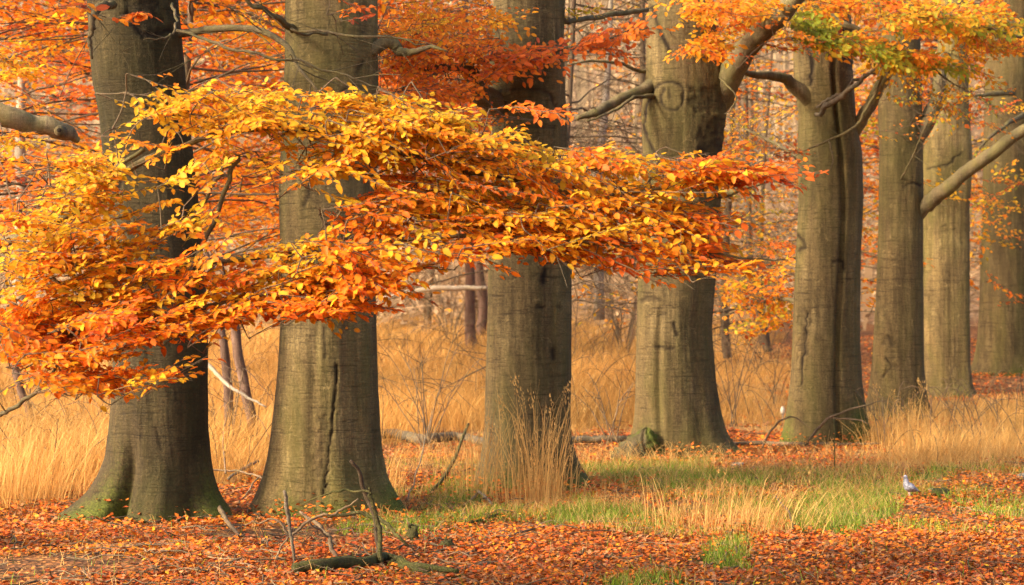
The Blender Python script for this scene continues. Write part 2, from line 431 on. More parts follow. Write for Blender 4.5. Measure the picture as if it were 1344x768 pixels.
def trunk_mesh(prof, d, top_z, tone, lobes, marks, patches, moss, seed, groove=None):
    """prof: rows (py, left, right) read off the photo; marks: scars as grooves; returns MB"""
    r_ = np.random.default_rng(seed)
    pr = sorted(prof, key=lambda q: -q[0])
    z = np.array([CAMZ + (HY - q[0]) / F * d for q in pr]); cx = np.array([((q[1] + q[2]) / 2 - 672) / F * d for q in pr])
    rr = np.array([(q[2] - q[1]) / 2 / F * d for q in pr])
    zb = z[0]
    zs = np.concatenate([np.arange(zb - .35, zb + 1.0, .02), np.arange(zb + 1.0, z[-1] + .15, .02), np.arange(z[-1] + .15, top_z, .25)])
    c = np.interp(zs, z, cx); r = np.interp(zs, z, rr)
    k = zs < zb; r[k] = rr[0] + (zb - zs[k]) * .35
    k = zs > z[-1]
    sl = (cx[-1] - cx[-3]) / (z[-1] - z[-3]); 
    c[k] = cx[-1] + np.clip(sl, -.08, .08) * (zs[k] - z[-1]); r[k] = rr[-1] * np.clip(1 - (zs[k] - z[-1]) / (top_z - z[-1] + 3.0), .05, 1)
    for _ in range(3):
        c[1:-1] = (c[:-2] + 2 * c[1:-1] + c[2:]) / 4; r[1:-1] = (r[:-2] + 2 * r[1:-1] + r[2:]) / 4
    nseg = 190
    a = np.linspace(0, 2 * np.pi, nseg, endpoint=False)
    Z, A = np.meshgrid(zs, a, indexing='ij')
    R = r[:, None] * np.ones_like(A)
    rmin = np.min(rr)
    fl = np.clip((R - rmin * 1.06) / (rmin * .9), 0, 1)
    lob = np.zeros_like(A)
    for (ang, wd, amp) in lobes:
        da = np.angle(np.exp(1j * (A - math.radians(ang))))
        lob += amp * np.exp(-(da / wd) ** 2)
    side = np.abs(np.cos(A)) ** 2
    R = R * (1 - fl * .30 * (1 - side)) * (1 + fl * lob)
    # slow swellings, fluting and fine unevenness
    u = A / (2 * np.pi) * 8
    def per(f, zf, o):
        w = np.cos(A) * f + o; q = np.sin(A) * f + o * 1.7
        return vnoise(w + Z * zf, q - Z * zf * .7) - .5
    R = R * (1 + .07 * per(1.1, .55, seed * 3.1) + .022 * per(3.0, .5, seed * 5.3 + 2)) + .007 * per(7, .4, seed + 9) + .005 * per(18, 9, seed + 4)
    if groove:
        for (ang, wd, dep, z0, z1) in groove:
            da = np.angle(np.exp(1j * (A - math.radians(ang) + .05 * np.sin(Z * 2.2))))
            R -= dep * np.exp(-(da / wd) ** 2) * sstep(z0 - .15, z0 + .1, Z) * (1 - sstep(z1 - .3, z1 + .1, Z))
    X = c[:, None] + R * np.cos(A); Y = d + R * np.sin(A)
    px, py = 672 + X / Y * F, HY - (Z - CAMZ) / Y * F
    front = np.sin(A) < .15
    scar = np.zeros_like(A)
    jx = 3.2 * (vnoise(px * .16, py * .16) - .5); 
    for (line, w, dep) in marks:
        dd = seg_dist(px + jx, py + jx, line)
        w = w * 1.05; g = np.exp(-(dd / w) ** 2) * front * (.75 + .6 * vnoise(px * .09 + 3, py * .06)); dep = dep * .5
        scar = np.maximum(scar, g * min(1, abs(dep) / .009)); R = R - dep * g
        lip = np.exp(-((dd - w * 2.0) / (w * 1.0)) ** 2) * front
        R = R + abs(dep) * .3 * lip
    for (poly, s_) in patches:
        ins = inpoly(px + 4 * jx, py + 3 * jx, poly) & front
        sp_ = s_ * (.55 + .9 * (vnoise(px * .2, py * .35) - .3))
        scar = np.where(ins, np.maximum(scar, np.clip(sp_, 0, 1)), scar); R = np.where(ins, R - .008, R)
    X = c[:, None] + R * np.cos(A); Y = d + R * np.sin(A)
    ms = np.zeros_like(A)
    for (ang, wd, h, amt) in moss:
        da = np.angle(np.exp(1j * (A - math.radians(ang))))
        ms = np.maximum(ms, amt * np.exp(-(da / wd) ** 2) * np.exp(-np.clip(Z - zb, 0, 9) / h))
    ms = np.clip(ms + .35 * np.exp(-np.clip(Z - zb, 0, 9) / .12), 0, 1)
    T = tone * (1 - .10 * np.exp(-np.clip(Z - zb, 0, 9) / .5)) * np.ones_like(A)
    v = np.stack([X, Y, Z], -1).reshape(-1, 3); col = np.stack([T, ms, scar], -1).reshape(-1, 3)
    n = len(zs)
    i = np.arange(n - 1)[:, None] * nseg; j = np.arange(nseg)[None]; kk = (j + 1) % nseg
    f = np.stack([i + j, i + kk, i + nseg + kk, i + nseg + j], -1).reshape(-1, 4)
    mb = MB(); mb.add(v, f, None, col)
    base = np.array([np.interp(zb, zs, c), d, zb])
    return mb, base, rr[0]

def limb_mesh(pts, radii, n=30, w=.01, sides=10, tone=.9, bumps=.045):
    m = MB(); p = wob(curve(pts, n), w)
    m.tube(p, np.interp(np.linspace(0, 1, n), np.linspace(0, 1, len(radii)), radii), sides, c=(tone, 0, 0), bumps=bumps)
    return m, p

def px_line(seq):
    return [P(*q) for q in seq]

def twiglets(mb, path, n, ln, r, spread=1.0, sub=2):
    """bare side twigs along a path"""
    path = np.asarray(path)
    for _ in range(n):
        i = rng.integers(len(path) // 5, len(path) - 1); t = nrm(path[min(i + 1, len(path) - 1)] - path[i - 1])
        dr = nrm(t * .7 + rng.normal(0, spread, 3) * np.array([.8, .5, .7]))
        L_ = ln * rng.uniform(.4, 1.2)
        q = path[i] + np.linspace(0, 1, 6)[:, None] * dr * L_ - (np.linspace(0, 1, 6) ** 2)[:, None] * np.array([0, 0, rng.uniform(-.1, .25) * L_])
        q = wob(q, L_ * .02)
        mb.tube(q, np.linspace(r, r * .35, 6), 4, c=(.9, 0, 0), cap=False)
        for _k in range(sub):
            b = q[rng.integers(2, 5)]; d2 = nrm(dr + rng.normal(0, .7, 3)); l2 = L_ * rng.uniform(.25, .5)
            mb.tube(wob(b + np.linspace(0, 1, 4)[:, None] * d2 * l2, l2 * .03), np.linspace(r * .6, r * .25, 4), 3, c=(.9, 0, 0), cap=False)

D1, D2, D3, D4, D5, D6, D7, D8 = 15.0, 15.3, 17.1, 20.2, 21.7, 25.5, 30.4, 34.0
TREES = {
 1: dict(d=D1, prof=[(0, 115, 233), (50, 117, 238), (100, 121, 243), (150, 130, 247), (250, 140, 258), (350, 147, 267), (430, 150, 271), (510, 149, 272), (560, 145, 273), (600, 140, 277), (625, 130, 281), (645, 118, 287), (660, 102, 295), (678, 78, 310)],
    tone=.54, lobes=[(-155, .3, .12), (-78, .28, .22), (-20, .30, .10), (-112, .16, -.22), (-45, .14, -.1)], moss=[(-128, .4, .35, .85), (-12, .4, .35, 1.15), (-60, .4, .12, .5)],  # low tone: shade over this trunk is painted into its bark colour
    groove=[(-112, .16, .07, -.1, .55)],
    marks=[([(165, 20), (190, 45), (222, 40)], 5, .02), ([(205, 563), (212, 590)], 1.5, .01), ([(150, 215), (158, 240), (148, 262)], 3, .015)],
    patches=[([(165, 0), (205, 0), (212, 30), (185, 48), (168, 25)], .75)], top=11,
    label='thick dark beech trunk farthest left, wide mossy root foot in red leaves'),
 2: dict(d=D2, prof=[(0, 376, 495), (60, 376, 496), (130, 374, 497), (250, 366, 492), (400, 369, 491), (430, 368, 492), (500, 364, 494), (560, 358, 497), (600, 353, 501), (625, 348, 506), (645, 342, 514), (668, 334, 526)],
    tone=1.22, lobes=[(-70, .22, .12), (-105, .2, -.06), (-15, .4, .22), (-160, .4, .2)], moss=[(-10, .45, .22, 1.2), (-75, .35, .12, .7), (-120, .3, .15, .5)],
    groove=[(-96, .10, .02, -.2, 2.1)],
    marks=[([(441, 478), (441, 500), (438, 540), (434, 575), (430, 612), (425, 650)], 1.7, .03), ([(425, 430), (427, 470)], 2, .012), ([(395, 220), (405, 250), (398, 270)], 3, .015), ([(450, 120), (462, 112), (470, 122)], 2.5, .015), ([(470, 95), (476, 80)], 3, .012)],
    patches=[([(418, 545), (430, 540), (428, 660), (412, 662)], .35)], top=11,
    label='grey beech trunk with a long vertical bark split, second from the left'),
 3: dict(d=D3, prof=[(0, 648, 743), (50, 645, 741), (100, 643, 742), (150, 645, 745), (200, 648, 747), (340, 642, 750), (420, 640, 749), (500, 637, 748), (550, 636, 747), (580, 634, 750), (600, 631, 755), (620, 626, 764), (638, 618, 776)],
    tone=.92, lobes=[(-25, .35, .22), (-70, .25, -.03), (-150, .4, .15)], moss=[(-20, .5, .2, .7), (-120, .5, .25, .6)], groove=None,
    marks=[([(715, 353), (713, 370)], 3.2, .025), ([(706, 402), (712, 404)], 2.6, .02), ([(726, 458), (726, 470)], 3, .022), ([(732, 402), (736, 405)], 2.2, .012), ([(645, 362), (675, 364), (705, 362)], 1.8, .007), ([(642, 441), (680, 442)], 1.6, .006),
           ([(655, 118), (690, 116), (720, 122), (728, 140)], 2.4, .012), ([(684, 166), (728, 166)], 2.2, .01), ([(652, 96), (668, 95)], 2, .012)], patches=[], top=11,
    label='beech trunk with small dark knot holes, standing behind the tallest straw tuft'),
 4: dict(d=D4, prof=[(0, 851, 930), (30, 849, 940), (100, 847, 950), (150, 843, 951), (200, 845, 947), (260, 845, 945), (360, 838, 938), (430, 835, 932), (500, 833, 936), (540, 832, 941), (565, 829, 946), (580, 824, 952), (596, 814, 964)],
    tone=.95, lobes=[(-35, .25, .14), (-60, .2, -.06), (-10, .3, .2), (-120, .35, .1)], moss=[(-140, .4, .25, 1.0), (-15, .4, .1, .6)], groove=[(-117, .09, .045, -.3, 1.5)],
    marks=[([(846, 160), (850, 135), (862, 113), (880, 107), (896, 115), (897, 130)], 2.2, .025), ([(897, 130), (890, 143), (873, 141), (866, 128), (872, 116)], 1.7, .015), ([(845, 165), (850, 185), (862, 203), (880, 212)], 2.4, .02), ([(878, 118), (878, 128)], 1.8, .015),
           ([(855, 10), (868, 45), (880, 70)], 3, .02), ([(840, 395), (852, 390), (866, 393)], 2.2, .014), ([(885, 425), (888, 440)], 2.4, .018), ([(860, 455), (885, 457)], 2.2, .014), ([(866, 412), (874, 411)], 2.0, .012)],
    patches=[([(930, 155), (951, 155), (950, 205), (920, 212), (907, 235), (912, 200)], .8), ([(908, 118), (948, 112), (949, 145), (915, 150), (905, 135)], .5)], top=12,
    label='beech trunk with a round eye-shaped scar high up and a thick limb rising right'),
 5: dict(d=D5, prof=[(0, 1038, 1112), (50, 1040, 1118), (100, 1041, 1118), (150, 1048, 1122), (200, 1047, 1130), (260, 1048, 1132), (330, 1045, 1129), (400, 1042, 1128), (450, 1041, 1128), (500, 1038, 1130), (540, 1033, 1134), (560, 1030, 1139), (582, 1024, 1148)],
    tone=.98, lobes=[(-20, .35, .2), (-80, .22, -.04), (-150, .35, .12), (-55, .2, .1)], moss=[(-38, .36, .30, 1.9), (-165, .4, .5, .7)], groove=[(-76, .08, .06, -.3, 5.5)],
    marks=[([(1052, 505), (1053, 480), (1056, 450), (1058, 410)], 1.8, .02), ([(1095, 343), (1105, 342), (1107, 352)], 2.4, .015), ([(1050, 330), (1056, 320), (1046, 308)], 2.4, .02), ([(1058, 60), (1066, 85), (1062, 110)], 3.0, .02), ([(1106, 55), (1112, 75)], 4, .02), ([(1056, 415), (1064, 422), (1056, 440)], 1.8, .012)],
    patches=[([(1048, 405), (1060, 405), (1062, 470), (1050, 475)], .45), ([(1104, 40), (1118, 40), (1120, 90), (1108, 95)], .6)], top=12,
    label='ridged twin-looking beech trunk with a bright green mossy foot beside the fallen branch'),
 6: dict(d=D6, prof=[(0, 1152, 1206), (100, 1151, 1209), (200, 1154, 1211), (300, 1152, 1211), (400, 1149, 1212), (480, 1144, 1213), (515, 1140, 1216), (535, 1135, 1221), (550, 1128, 1228)],
    tone=1.0, lobes=[(-30, .3, .1), (-120, .3, .12)], moss=[(-100, .6, .12, .5)], groove=None,
    marks=[([(1162, 470), (1168, 480), (1160, 495)], 1.6, .016), ([(1165, 440), (1172, 455)], 1.6, .014), ([(1187, 246), (1198, 240), (1208, 243)], 1.8, .014), ([(1160, 340), (1180, 342)], 1.2, .008)],
    patches=[([(1160, 440), (1172, 440), (1176, 500), (1164, 505)], .35)], top=12,
    label='dull olive beech trunk overlapping the paler smooth trunk to its right'),
 7: dict(d=D7, prof=[(0, 1236, 1270), (100, 1228, 1271), (130, 1228, 1271), (165, 1220, 1273), (200, 1211, 1275), (235, 1209, 1274), (275, 1211, 1271), (400, 1211, 1271), (480, 1211, 1272), (505, 1208, 1275), (522, 1202, 1282)],
    tone=1.42, lobes=[(-30, .3, .1)], moss=[(-60, .6, .1, .4)], groove=None,
    marks=[([(1216, 221), (1236, 219), (1255, 207), (1264, 200)], 1.3, .014), ([(1236, 298), (1242, 296)], 1.4, .012), ([(1225, 305), (1255, 300)], .9, .006)], patches=[], top=13,
    label='pale smooth beech trunk second from the right, mossy limb crossing it'),
 8: dict(d=D8, prof=[(0, 1296, 1356), (100, 1294, 1357), (300, 1290, 1358), (400, 1286, 1360), (450, 1282, 1364), (475, 1277, 1370), (490, 1270, 1378)],
    tone=.85, lobes=[(-100, .3, .08)], moss=[(-60, .6, .25, .7)], groove=None, marks=[], patches=[], top=13,
    label='dim beech trunk at the right edge, half hidden by hanging leaves'),
}
ROOT = {}
FEET = []
for k, t in TREES.items():
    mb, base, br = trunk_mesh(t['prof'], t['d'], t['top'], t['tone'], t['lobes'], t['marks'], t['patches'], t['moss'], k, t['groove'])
    g = empty('beech_tree', base, t['label'], 'tree', 'big beech trunks in a row')
    ROOT[k] = (g, base)
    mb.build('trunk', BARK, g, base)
    FEET.append((base[0], base[1], base[2]))

for it in range(6):       # settle the sheet so that it meets every foot at its own height
    cur = [(a, b, float(ground(a, b - .35))) for a, b, c in FEET]
    old = TREE_BASES[:] or [(a, b, 0.0) for a, b, c in FEET]
    TREE_BASES[:] = [(a, b, o_[2] + .7 * (c - .015 - g_[2])) for (a, b, c), g_, o_ in zip(FEET, cur, old)]

def limb(k, seq, radii, mat=LIMB, w=.012, sides=10, tone=1.0, tw=0, tl=.5, tr=.004, name='branch', n=30):
    g, base = ROOT[k]
    m, p = limb_mesh(px_line(seq), radii, n, w, sides, tone)
    if tw: twiglets(m, p, tw, tl, tr)
    m.build(name, mat, g, base)
    return p

# ------------------------------------------------------------------ tree 1 and 2: dark thin branches
limb(1, [(205, 52, 15.0), (245, 42, 14.9), (330, 37, 14.6), (375, 62, 14.4), (395, 95, 14.3), (418, 122, 14.2)], [.035, .028, .026, .02, .012, .006], tw=9, tl=.7, tr=.005)
limb(1, [(230, 40, 14.8), (300, 60, 14.2), (350, 78, 14.0), (420, 88, 14.0), (500, 115, 14.0)], [.012, .011, .010, .008, .005], tw=8, tl=.6, tr=.004, w=.02)
limb(1, [(226, 5, 14.8), (233, 30, 14.5), (222, 48, 14.3), (188, 52, 14.2)], [.012, .010, .008, .004], tw=3, tl=.2)
limb(1, [(150, 8, 14.5), (130, 10, 14.2), (119, 48, 14.1), (121, 80, 14.1)], [.03, .028, .02, .008], tw=4, tl=.5)
q2a = limb(2, [(385, 40, 15.1), (360, 20, 14.6), (325, 0, 14.4), (290, -30, 14.4)], [.03, .02, .014, .01], tw=6, tl=.6)
limb(2, [(430, 45, 14.9), (385, 42, 14.6), (500, 47, 14.3), (560, 60, 14.2)], [.012, .01, .009, .004], tw=6, tl=.5, w=.02)
limb(2, [(470, 80, 15.2), (505, 55, 15.2), (520, 64, 15.2), (535, 68, 15.2), (560, 62, 15.1), (590, 66, 15.0)], [.06, .05, .045, .03, .016, .005], tw=2, tl=.3)
# tree 3 stubs and branches
limb(3, [(680, 165, 17.1), (648, 135, 16.9), (628, 122, 16.7), (618, 95, 16.6), (600, 88, 16.5), (540, 90, 16.2), (505, 82, 16.0)], [.12, .10, .085, .06, .035, .03, .02], tw=8, tl=.7)
r3 = limb(3, [(690, 60, 17.0), (640, 78, 16.6), (590, 90, 16.3), (520, 120, 16.0), (490, 140, 15.9)], [.03, .025, .02, .015, .008], tw=8, tl=.5)
r3b = limb(3, [(700, 70, 16.9), (760, 60, 16.6), (850, 35, 16.4)], [.02, .014, .006], tw=3, tl=.3)
limb(3, [(715, 5, 17.1), (745, 27, 17.3), (790, 20, 17.7), (850, 14, 18.0)], [.03, .026, .024, .02], tw=6, tl=.6)
# tree 4 limbs
limb(4, [(890, 92, 20.3), (845, 118, 20.0), (805, 135, 19.7), (785, 148, 19.5), (755, 157, 19.4)], [.09, .062, .052, .045, .02], tw=6, tl=.6)
limb(4, [(880, 130, 20.3), (835, 127, 19.7), (805, 146, 19.5), (770, 158, 19.4)], [.03, .018, .014, .007], tw=4, tl=.4)
limb(4, [(900, 60, 20.4), (848, 92, 20.2), (810, 82, 20.0), (750, 82, 19.8)], [.04, .022, .016, .008], tw=8, tl=.6)
l4 = limb(4, [(905, 175, 20.3), (938, 135, 20.2), (962, 92, 20.0), (985, 58, 19.8), (1022, 22, 19.5), (1060, -20, 19.3), (1120, -60, 19.0)], [.16, .155, .13, .11, .095, .08, .05], sides=14, tw=5, tl=.6, tone=1.25)
limb(4, [(930, 252, 20.2), (950, 253, 20.0), (975, 246, 19.8), (1005, 238, 19.5)], [.05, .045, .04, .02], tone=1.3)
limb(4, [(940, 100, 20.0), (965, 125, 19.6), (958, 145, 19.5), (950, 150, 19.4)], [.008, .008, .006, .003], w=.01)
# tree 5 limbs
limb(5, [(1085, 150, 21.6), (1048, 118, 21.5), (1030, 104, 21.4), (1008, 100, 21.2), (984, 96, 21.0), (968, 92, 20.9), (950, 99, 20.8)], [.11, .085, .055, .045, .032, .018, .005], sides=12, tone=1.2, tw=5, tl=.7)
limb(5, [(1070, 150, 21.3), (1085, 138, 21.1), (1115, 118, 20.8), (1135, 102, 20.7), (1158, 86, 20.6)], [.02, .034, .028, .02, .012], mat=DEADWOOD, w=.02, tone=.6)
limb(5, [(1072, 141, 21.3), (1100, 126, 21.1), (1132, 100, 21), (1150, 98, 20.9)], [.015, .02, .016, .01], mat=DEADWOOD, w=.02, tone=.6)
limb(5, [(1115, 190, 21.7), (1130, 158, 21.6), (1150, 122, 21.5), (1166, 92, 21.4), (1172, 60, 21.3)], [.07, .07, .066, .06, .05], tone=1.3)
l5 = limb(5, [(1042, 206, 21.2), (1085, 185, 20.9), (1120, 168, 20.8), (1140, 140, 20.8), (1160, 100, 20.8), (1175, 60, 20.8), (1200, 20, 20.8)], [.006, .012, .014, .016, .016, .014, .012], tone=1.4, tw=4, tl=.5)
limb(5, [(1088, 186, 20.9), (1092, 205, 20.8), (1090, 220, 20.8), (1080, 235, 20.8)], [.01, .009, .007, .004], tone=1.3)
c5 = limb(5, [(1080, -10, 21.5), (1090, 20, 20.6), (1140, 45, 20.2), (1200, 75, 20.0), (1260, 115, 20.0)], [.06, .04, .025, .015, .006], tw=6, tl=.6)
c5b = limb(5, [(1085, -20, 21.4), (1150, -5, 20.4), (1250, 25, 20.2), (1344, 50, 20.2)], [.05, .035, .025, .012], tw=6, tl=.5)
# tree 6: thick limb crossing tree 7 to the right edge
limb(6, [(1190, 292, 25.5), (1212, 272, 25.4), (1235, 252, 25.2), (1268, 226, 25.0), (1300, 203, 24.8), (1344, 172, 24.6), (1420, 130, 24.4)], [.12, .105, .095, .085, .08, .07, .06], sides=14, tone=1.25)
limb(6, [(1200, 185, 25.4), (1222, 150, 25.4), (1232, 118, 25.4), (1238, 70, 25.4)], [.10, .10, .09, .08], tone=1.2)
c6 = limb(6, [(1180, 240, 25.3), (1200, 200, 24.9), (1230, 130, 24.6), (1250, 100, 24.5)], [.012, .010, .008, .005], tw=8, tl=.7)
limb(8, [(1330, 122, 33.4), (1300, 124, 33.0), (1275, 127, 32.6)], [.05, .04, .015], tw=6, tl=.7)
c8 = limb(8, [(1344, 150, 33), (1320, 165, 32.5), (1285, 195, 32), (1270, 230, 32)], [.045, .035, .022, .01], tw=10, tl=.9, tr=.008)

def foliage(k, polys, nodes, name='foliage', twname='twigs'):
    g, base = ROOT[k]
    lv, tw = Leaves(), MB()
    grow(lv, tw, polys, nodes)
    outl = [q['poly'] for q in polys]
    def ok(B):
        px, py = to_px(B)
        ins = np.zeros(len(B), bool)
        for o in outl: ins |= inpoly(px, py, o)
        return ins | (rng.random(len(B)) < .36)
    lv.keep(ok)
    lv.build(name, LEAF, g, base); tw.build(twname, TWIG, g, base)

foliage(1, [dict(poly=[(125, 8), (185, 15), (190, 36), (135, 36)], d=14.0, dd=.1, n=3, c=.8, ls=.08, len=.25, side=3, lpt=3),
            dict(poly=[(70, 0), (110, 0), (110, 10), (75, 10)], d=13.8, dd=.1, n=2, c=.75, ls=.08, len=.25, side=3, lpt=3)], px_line([(120, 20, 14.1), (119, 48, 14.1)]))
foliage(3, [dict(poly=[(600, 95), (680, 62), (760, 50), (850, 30), (850, 48), (770, 68), (720, 82), (640, 108)], d=16.4, dd=.4, roll=.8, per=420, c=.70, cv=.06, flow=12, len=.5, ls=.066),
            dict(poly=[(498, 55), (560, 45), (650, 50), (680, 60), (640, 85), (560, 95), (498, 105)], d=16.0, dd=.5, roll=.8, per=420, c=.60, cv=.08, flow=8, flip=1, len=.5),
            dict(poly=[(498, 105), (560, 100), (632, 112), (635, 125), (560, 150), (640, 150), (700, 140), (650, 165), (498, 165)], d=16.0, dd=.5, roll=.8, per=600, c=.66, cv=.07, flow=5, flip=1, len=.5),
            dict(poly=[(498, 0), (640, 0), (675, 30), (640, 45), (560, 40), (498, 55)], d=16.2, dd=.6, roll=.72, per=500, c=.52, cv=.09, flow=0, len=.5),
            dict(poly=[(745, 0), (790, 0), (800, 12), (750, 22)], d=16.8, dd=.3, per=500, c=.25, cv=.08, len=.4),
            dict(poly=[(415, 5), (495, 0), (490, 30), (440, 30)], d=14.2, dd=.3, n=4, c=.75, len=.3, side=4, lpt=4)],
        list(r3) + list(r3b))
foliage(4, [dict(poly=[(885, 0), (1040, 0), (1010, 22), (980, 40), (930, 30), (890, 22)], d=19.3, dd=.5, roll=.72, per=330, c=.50, cv=.09, flow=15, flip=1, len=.5, ls=.066),
            dict(poly=[(862, 82), (900, 60), (935, 40), (960, 62), (945, 85), (925, 70), (880, 85)], d=19.2, dd=.3, roll=.72, per=280, c=.42, cv=.12, flow=15, flip=1, len=.45, ls=.066),
            dict(poly=[(1002, 48), (1060, 40), (1062, 62), (1010, 72)], d=19.4, dd=.3, per=400, c=.7, len=.4)],
        list(l4[10:]))
foliage(5, [dict(poly=[(1040, 0), (1344, 0), (1344, 45), (1280, 48), (1200, 50), (1100, 40), (1045, 30)], d=20.2, dd=.9, roll=.72, layer=.36, per=240, c=.41, cv=.15, flow=-5, flip=1, len=.55, ls=.066),
            dict(poly=[(1040, 25), (1110, 38), (1200, 60), (1270, 85), (1290, 95), (1200, 92), (1130, 70), (1060, 60)], d=20.2, dd=.6, roll=.72, layer=.25, per=300, c=.33, cv=.15, flow=-14, len=.5, ls=.066),
            dict(poly=[(1036, 22), (1080, 18), (1120, 50), (1200, 80), (1150, 82), (1100, 66), (1045, 52)], d=19.7, dd=.3, roll=.72, per=380, c=.04, cv=.08, flow=-14, len=.45, ls=.066),
            dict(poly=[(1150, 55), (1230, 70), (1240, 95), (1180, 88)], d=20.0, dd=.3, roll=.72, per=450, c=.12, cv=.1, flow=-14, len=.45),
            dict(poly=[(1230, 45), (1344, 45), (1344, 70), (1270, 85)], d=20.4, dd=.5, roll=.72, per=380, c=.46, cv=.13, flow=-8, len=.5),
            dict(poly=[(1160, 85), (1300, 92), (1344, 110), (1300, 165), (1230, 150), (1150, 130)], d=20.2, dd=.6, per=950, roll=.6, c=.33, cv=.14, flow=-22, fvar=30, len=.5, side=5, lpt=5, bare=.2),
            dict(poly=[(1010, 190), (1050, 180), (1055, 208), (1012, 212)], d=20.6, dd=.2, n=4, c=.82, cv=.05, len=.35, side=4, lpt=4),
            dict(poly=[(1058, 228), (1088, 222), (1088, 234), (1058, 236)], d=20.7, dd=.1, n=2, c=.75, cv=.05, len=.25, side=3, lpt=3)],
        list(c5) + list(c5b) + list(l5[:8]))
la = limb(5, [(1062, 215, 21.9), (1020, 190, 22.8), (985, 172, 23.6), (950, 150, 24.2)], [.03, .02, .014, .006], tw=5, tl=.5)
lb = limb(5, [(1055, 400, 21.9), (1020, 392, 22.6), (985, 400, 23.2), (950, 415, 23.6)], [.03, .02, .014, .006], tw=4, tl=.5)
foliage(5, [dict(poly=[(948, 135), (1040, 125), (1045, 235), (1000, 205), (950, 215)], d=23.6, dd=.6, per=620, c=.30, cv=.09, fvar=40, len=.55, side=4, lpt=4, bare=.25),
            dict(poly=[(948, 365), (1040, 330), (1044, 420), (985, 455), (950, 440)], d=23.0, dd=.6, per=420, c=.40, cv=.12, flow=8, fvar=30, len=.55, side=5, lpt=5, ls=.07),
            dict(poly=[(990, 318), (1045, 300), (1048, 350), (1000, 345)], d=22.6, dd=.3, per=900, c=.74, cv=.06, flow=12, len=.45, side=5),
            dict(poly=[(950, 255), (1040, 245), (1040, 320), (950, 330)], d=24.0, dd=.6, per=1300, c=.48, cv=.12, fvar=40, len=.6, side=5, lpt=4, bare=.2)], list(la) + list(lb), 'loose_foliage', 'loose_twigs')
foliage(6, [dict(poly=[(1150, 95), (1290, 105), (1300, 150), (1240, 160), (1200, 205), (1150, 190)], d=24.4, dd=.7, per=1000, c=.34, cv=.13, flow=-20, fvar=40, len=.5, side=4, lpt=4, bare=.15),
            dict(poly=[(1265, 140), (1344, 130), (1344, 160), (1280, 172)], d=24.3, dd=.5, per=700, c=.42, cv=.12, flow=5, len=.5, bare=.1)],
        list(c6))
foliage(8, [dict(poly=[(1272, 180), (1344, 170), (1344, 330), (1300, 360), (1272, 300)], d=32.0, dd=.8, per=900, c=.48, cv=.14, flow=-5, fvar=30, flip=1, len=.8, side=6, lpt=5, ls=.08, bare=.1),
            dict(poly=[(1290, 330), (1344, 300), (1344, 400), (1300, 420)], d=31.5, dd=.8, per=2200, c=.6, cv=.12, fvar=30, len=.7, side=5, lpt=4, ls=.08, bare=.2)],
        list(c8))

# ------------------------------------------------------------------ the beech outside the left edge with the golden bough
b0 = np.array([-4.7, 12.3, float(0)])
g0 = empty('beech_tree', b0, 'long golden orange leafy bough reaching in from the left before the trunks', 'tree', None)
m0 = MB(); zs = np.linspace(-.3, 9, 60)
m0.tube(np.stack([b0[0] + .05 * np.sin(zs), b0[1] + .04 * np.cos(zs * 1.3), zs], -1), .34 * (1 - zs / 14) + .25 * np.exp(-np.clip(zs, 0, 9) / .25), 40, c=(.95, .1, 0), bumps=.008)
m0.build('trunk', BARK, g0, b0)
ROOT[0] = (g0, b0)
limb(0, [(-330, 60, 12.3), (-150, 90, 12.3), (0, 150, 12.4), (50, 163, 12.5), (85, 174, 12.6), (104, 182, 12.7)], [.12, .10, .07, .062, .055, .02], mat=LIMB, sides=14, tone=1.9)
kn = MB(); kp = P(78, 172, 12.46)
kn.tube([kp + np.array([0, .05, 0]), kp, kp + np.array([.004, -.03, 0.002])], [.04, .034, .026], 12, c=(.9, 0, 0)); kn.tube([kp + np.array([.004, -.028, .002]), kp + np.array([.004, -.034, .002])], [.016, .012], 10, c=(.2, 0, 1))
kn.build('knot', LIMB, g0, b0)
bs = []
bs.append(limb(0, [(-330, 330, 12.1), (-150, 325, 11.4), (0, 318, 10.9), (100, 275, 10.6), (200, 205, 10.4), (330, 170, 10.3), (470, 180, 10.3), (620, 225, 10.3), (780, 255, 10.3), (930, 240, 10.3), (1030, 230, 10.3)], [.07, .045, .028, .020, .016, .014, .013, .014, .010, .006, .003], n=70, w=.014, name='bough'))
bs.append(limb(0, [(312, 204, 10.35), (298, 240, 10.3), (285, 285, 10.25), (266, 325, 10.2), (240, 365, 10.1), (205, 395, 10.0)], [.014, .013, .012, .010, .008, .004], w=.012))
bs.append(limb(0, [(300, 208, 10.32), (285, 235, 10.25), (255, 285, 10.2), (232, 310, 10.1)], [.011, .010, .008, .004], w=.012))
bs.append(limb(0, [(-330, 330, 12.1), (-150, 330, 11.2), (0, 345, 10.6), (110, 350, 10.4), (250, 345, 10.3), (420, 330, 10.2), (600, 310, 10.1), (780, 320, 10.1), (960, 335, 10.1), (1035, 345, 10.1)], [.055, .04, .028, .022, .018, .015, .012, .009, .006, .003], n=60, w=.014, name='bough'))
bs.append(limb(0, [(-260, 400, 11.5), (-80, 425, 10.6), (60, 440, 10.2), (170, 425, 10.1), (300, 395, 10.0), (420, 380, 10.0)], [.035, .025, .018, .014, .009, .004], n=50, w=.014, name='bough'))
bs.append(limb(0, [(0, 545, 10.4), (30, 528, 10.3), (60, 503, 10.2), (75, 480, 10.1), (90, 445, 10.1)], [.012, .011, .009, .007, .005], w=.008))
bs.append(limb(0, [(40, 300, 10.5), (80, 270, 10.4), (130, 235, 10.3), (190, 195, 10.3)], [.006, .008, .010, .012], w=.008))
bs.append(limb(0, [(95, 315, 10.2), (93, 345, 10.2), (98, 375, 10.2), (70, 368, 10.15)], [.008, .007, .006, .003], w=.008))
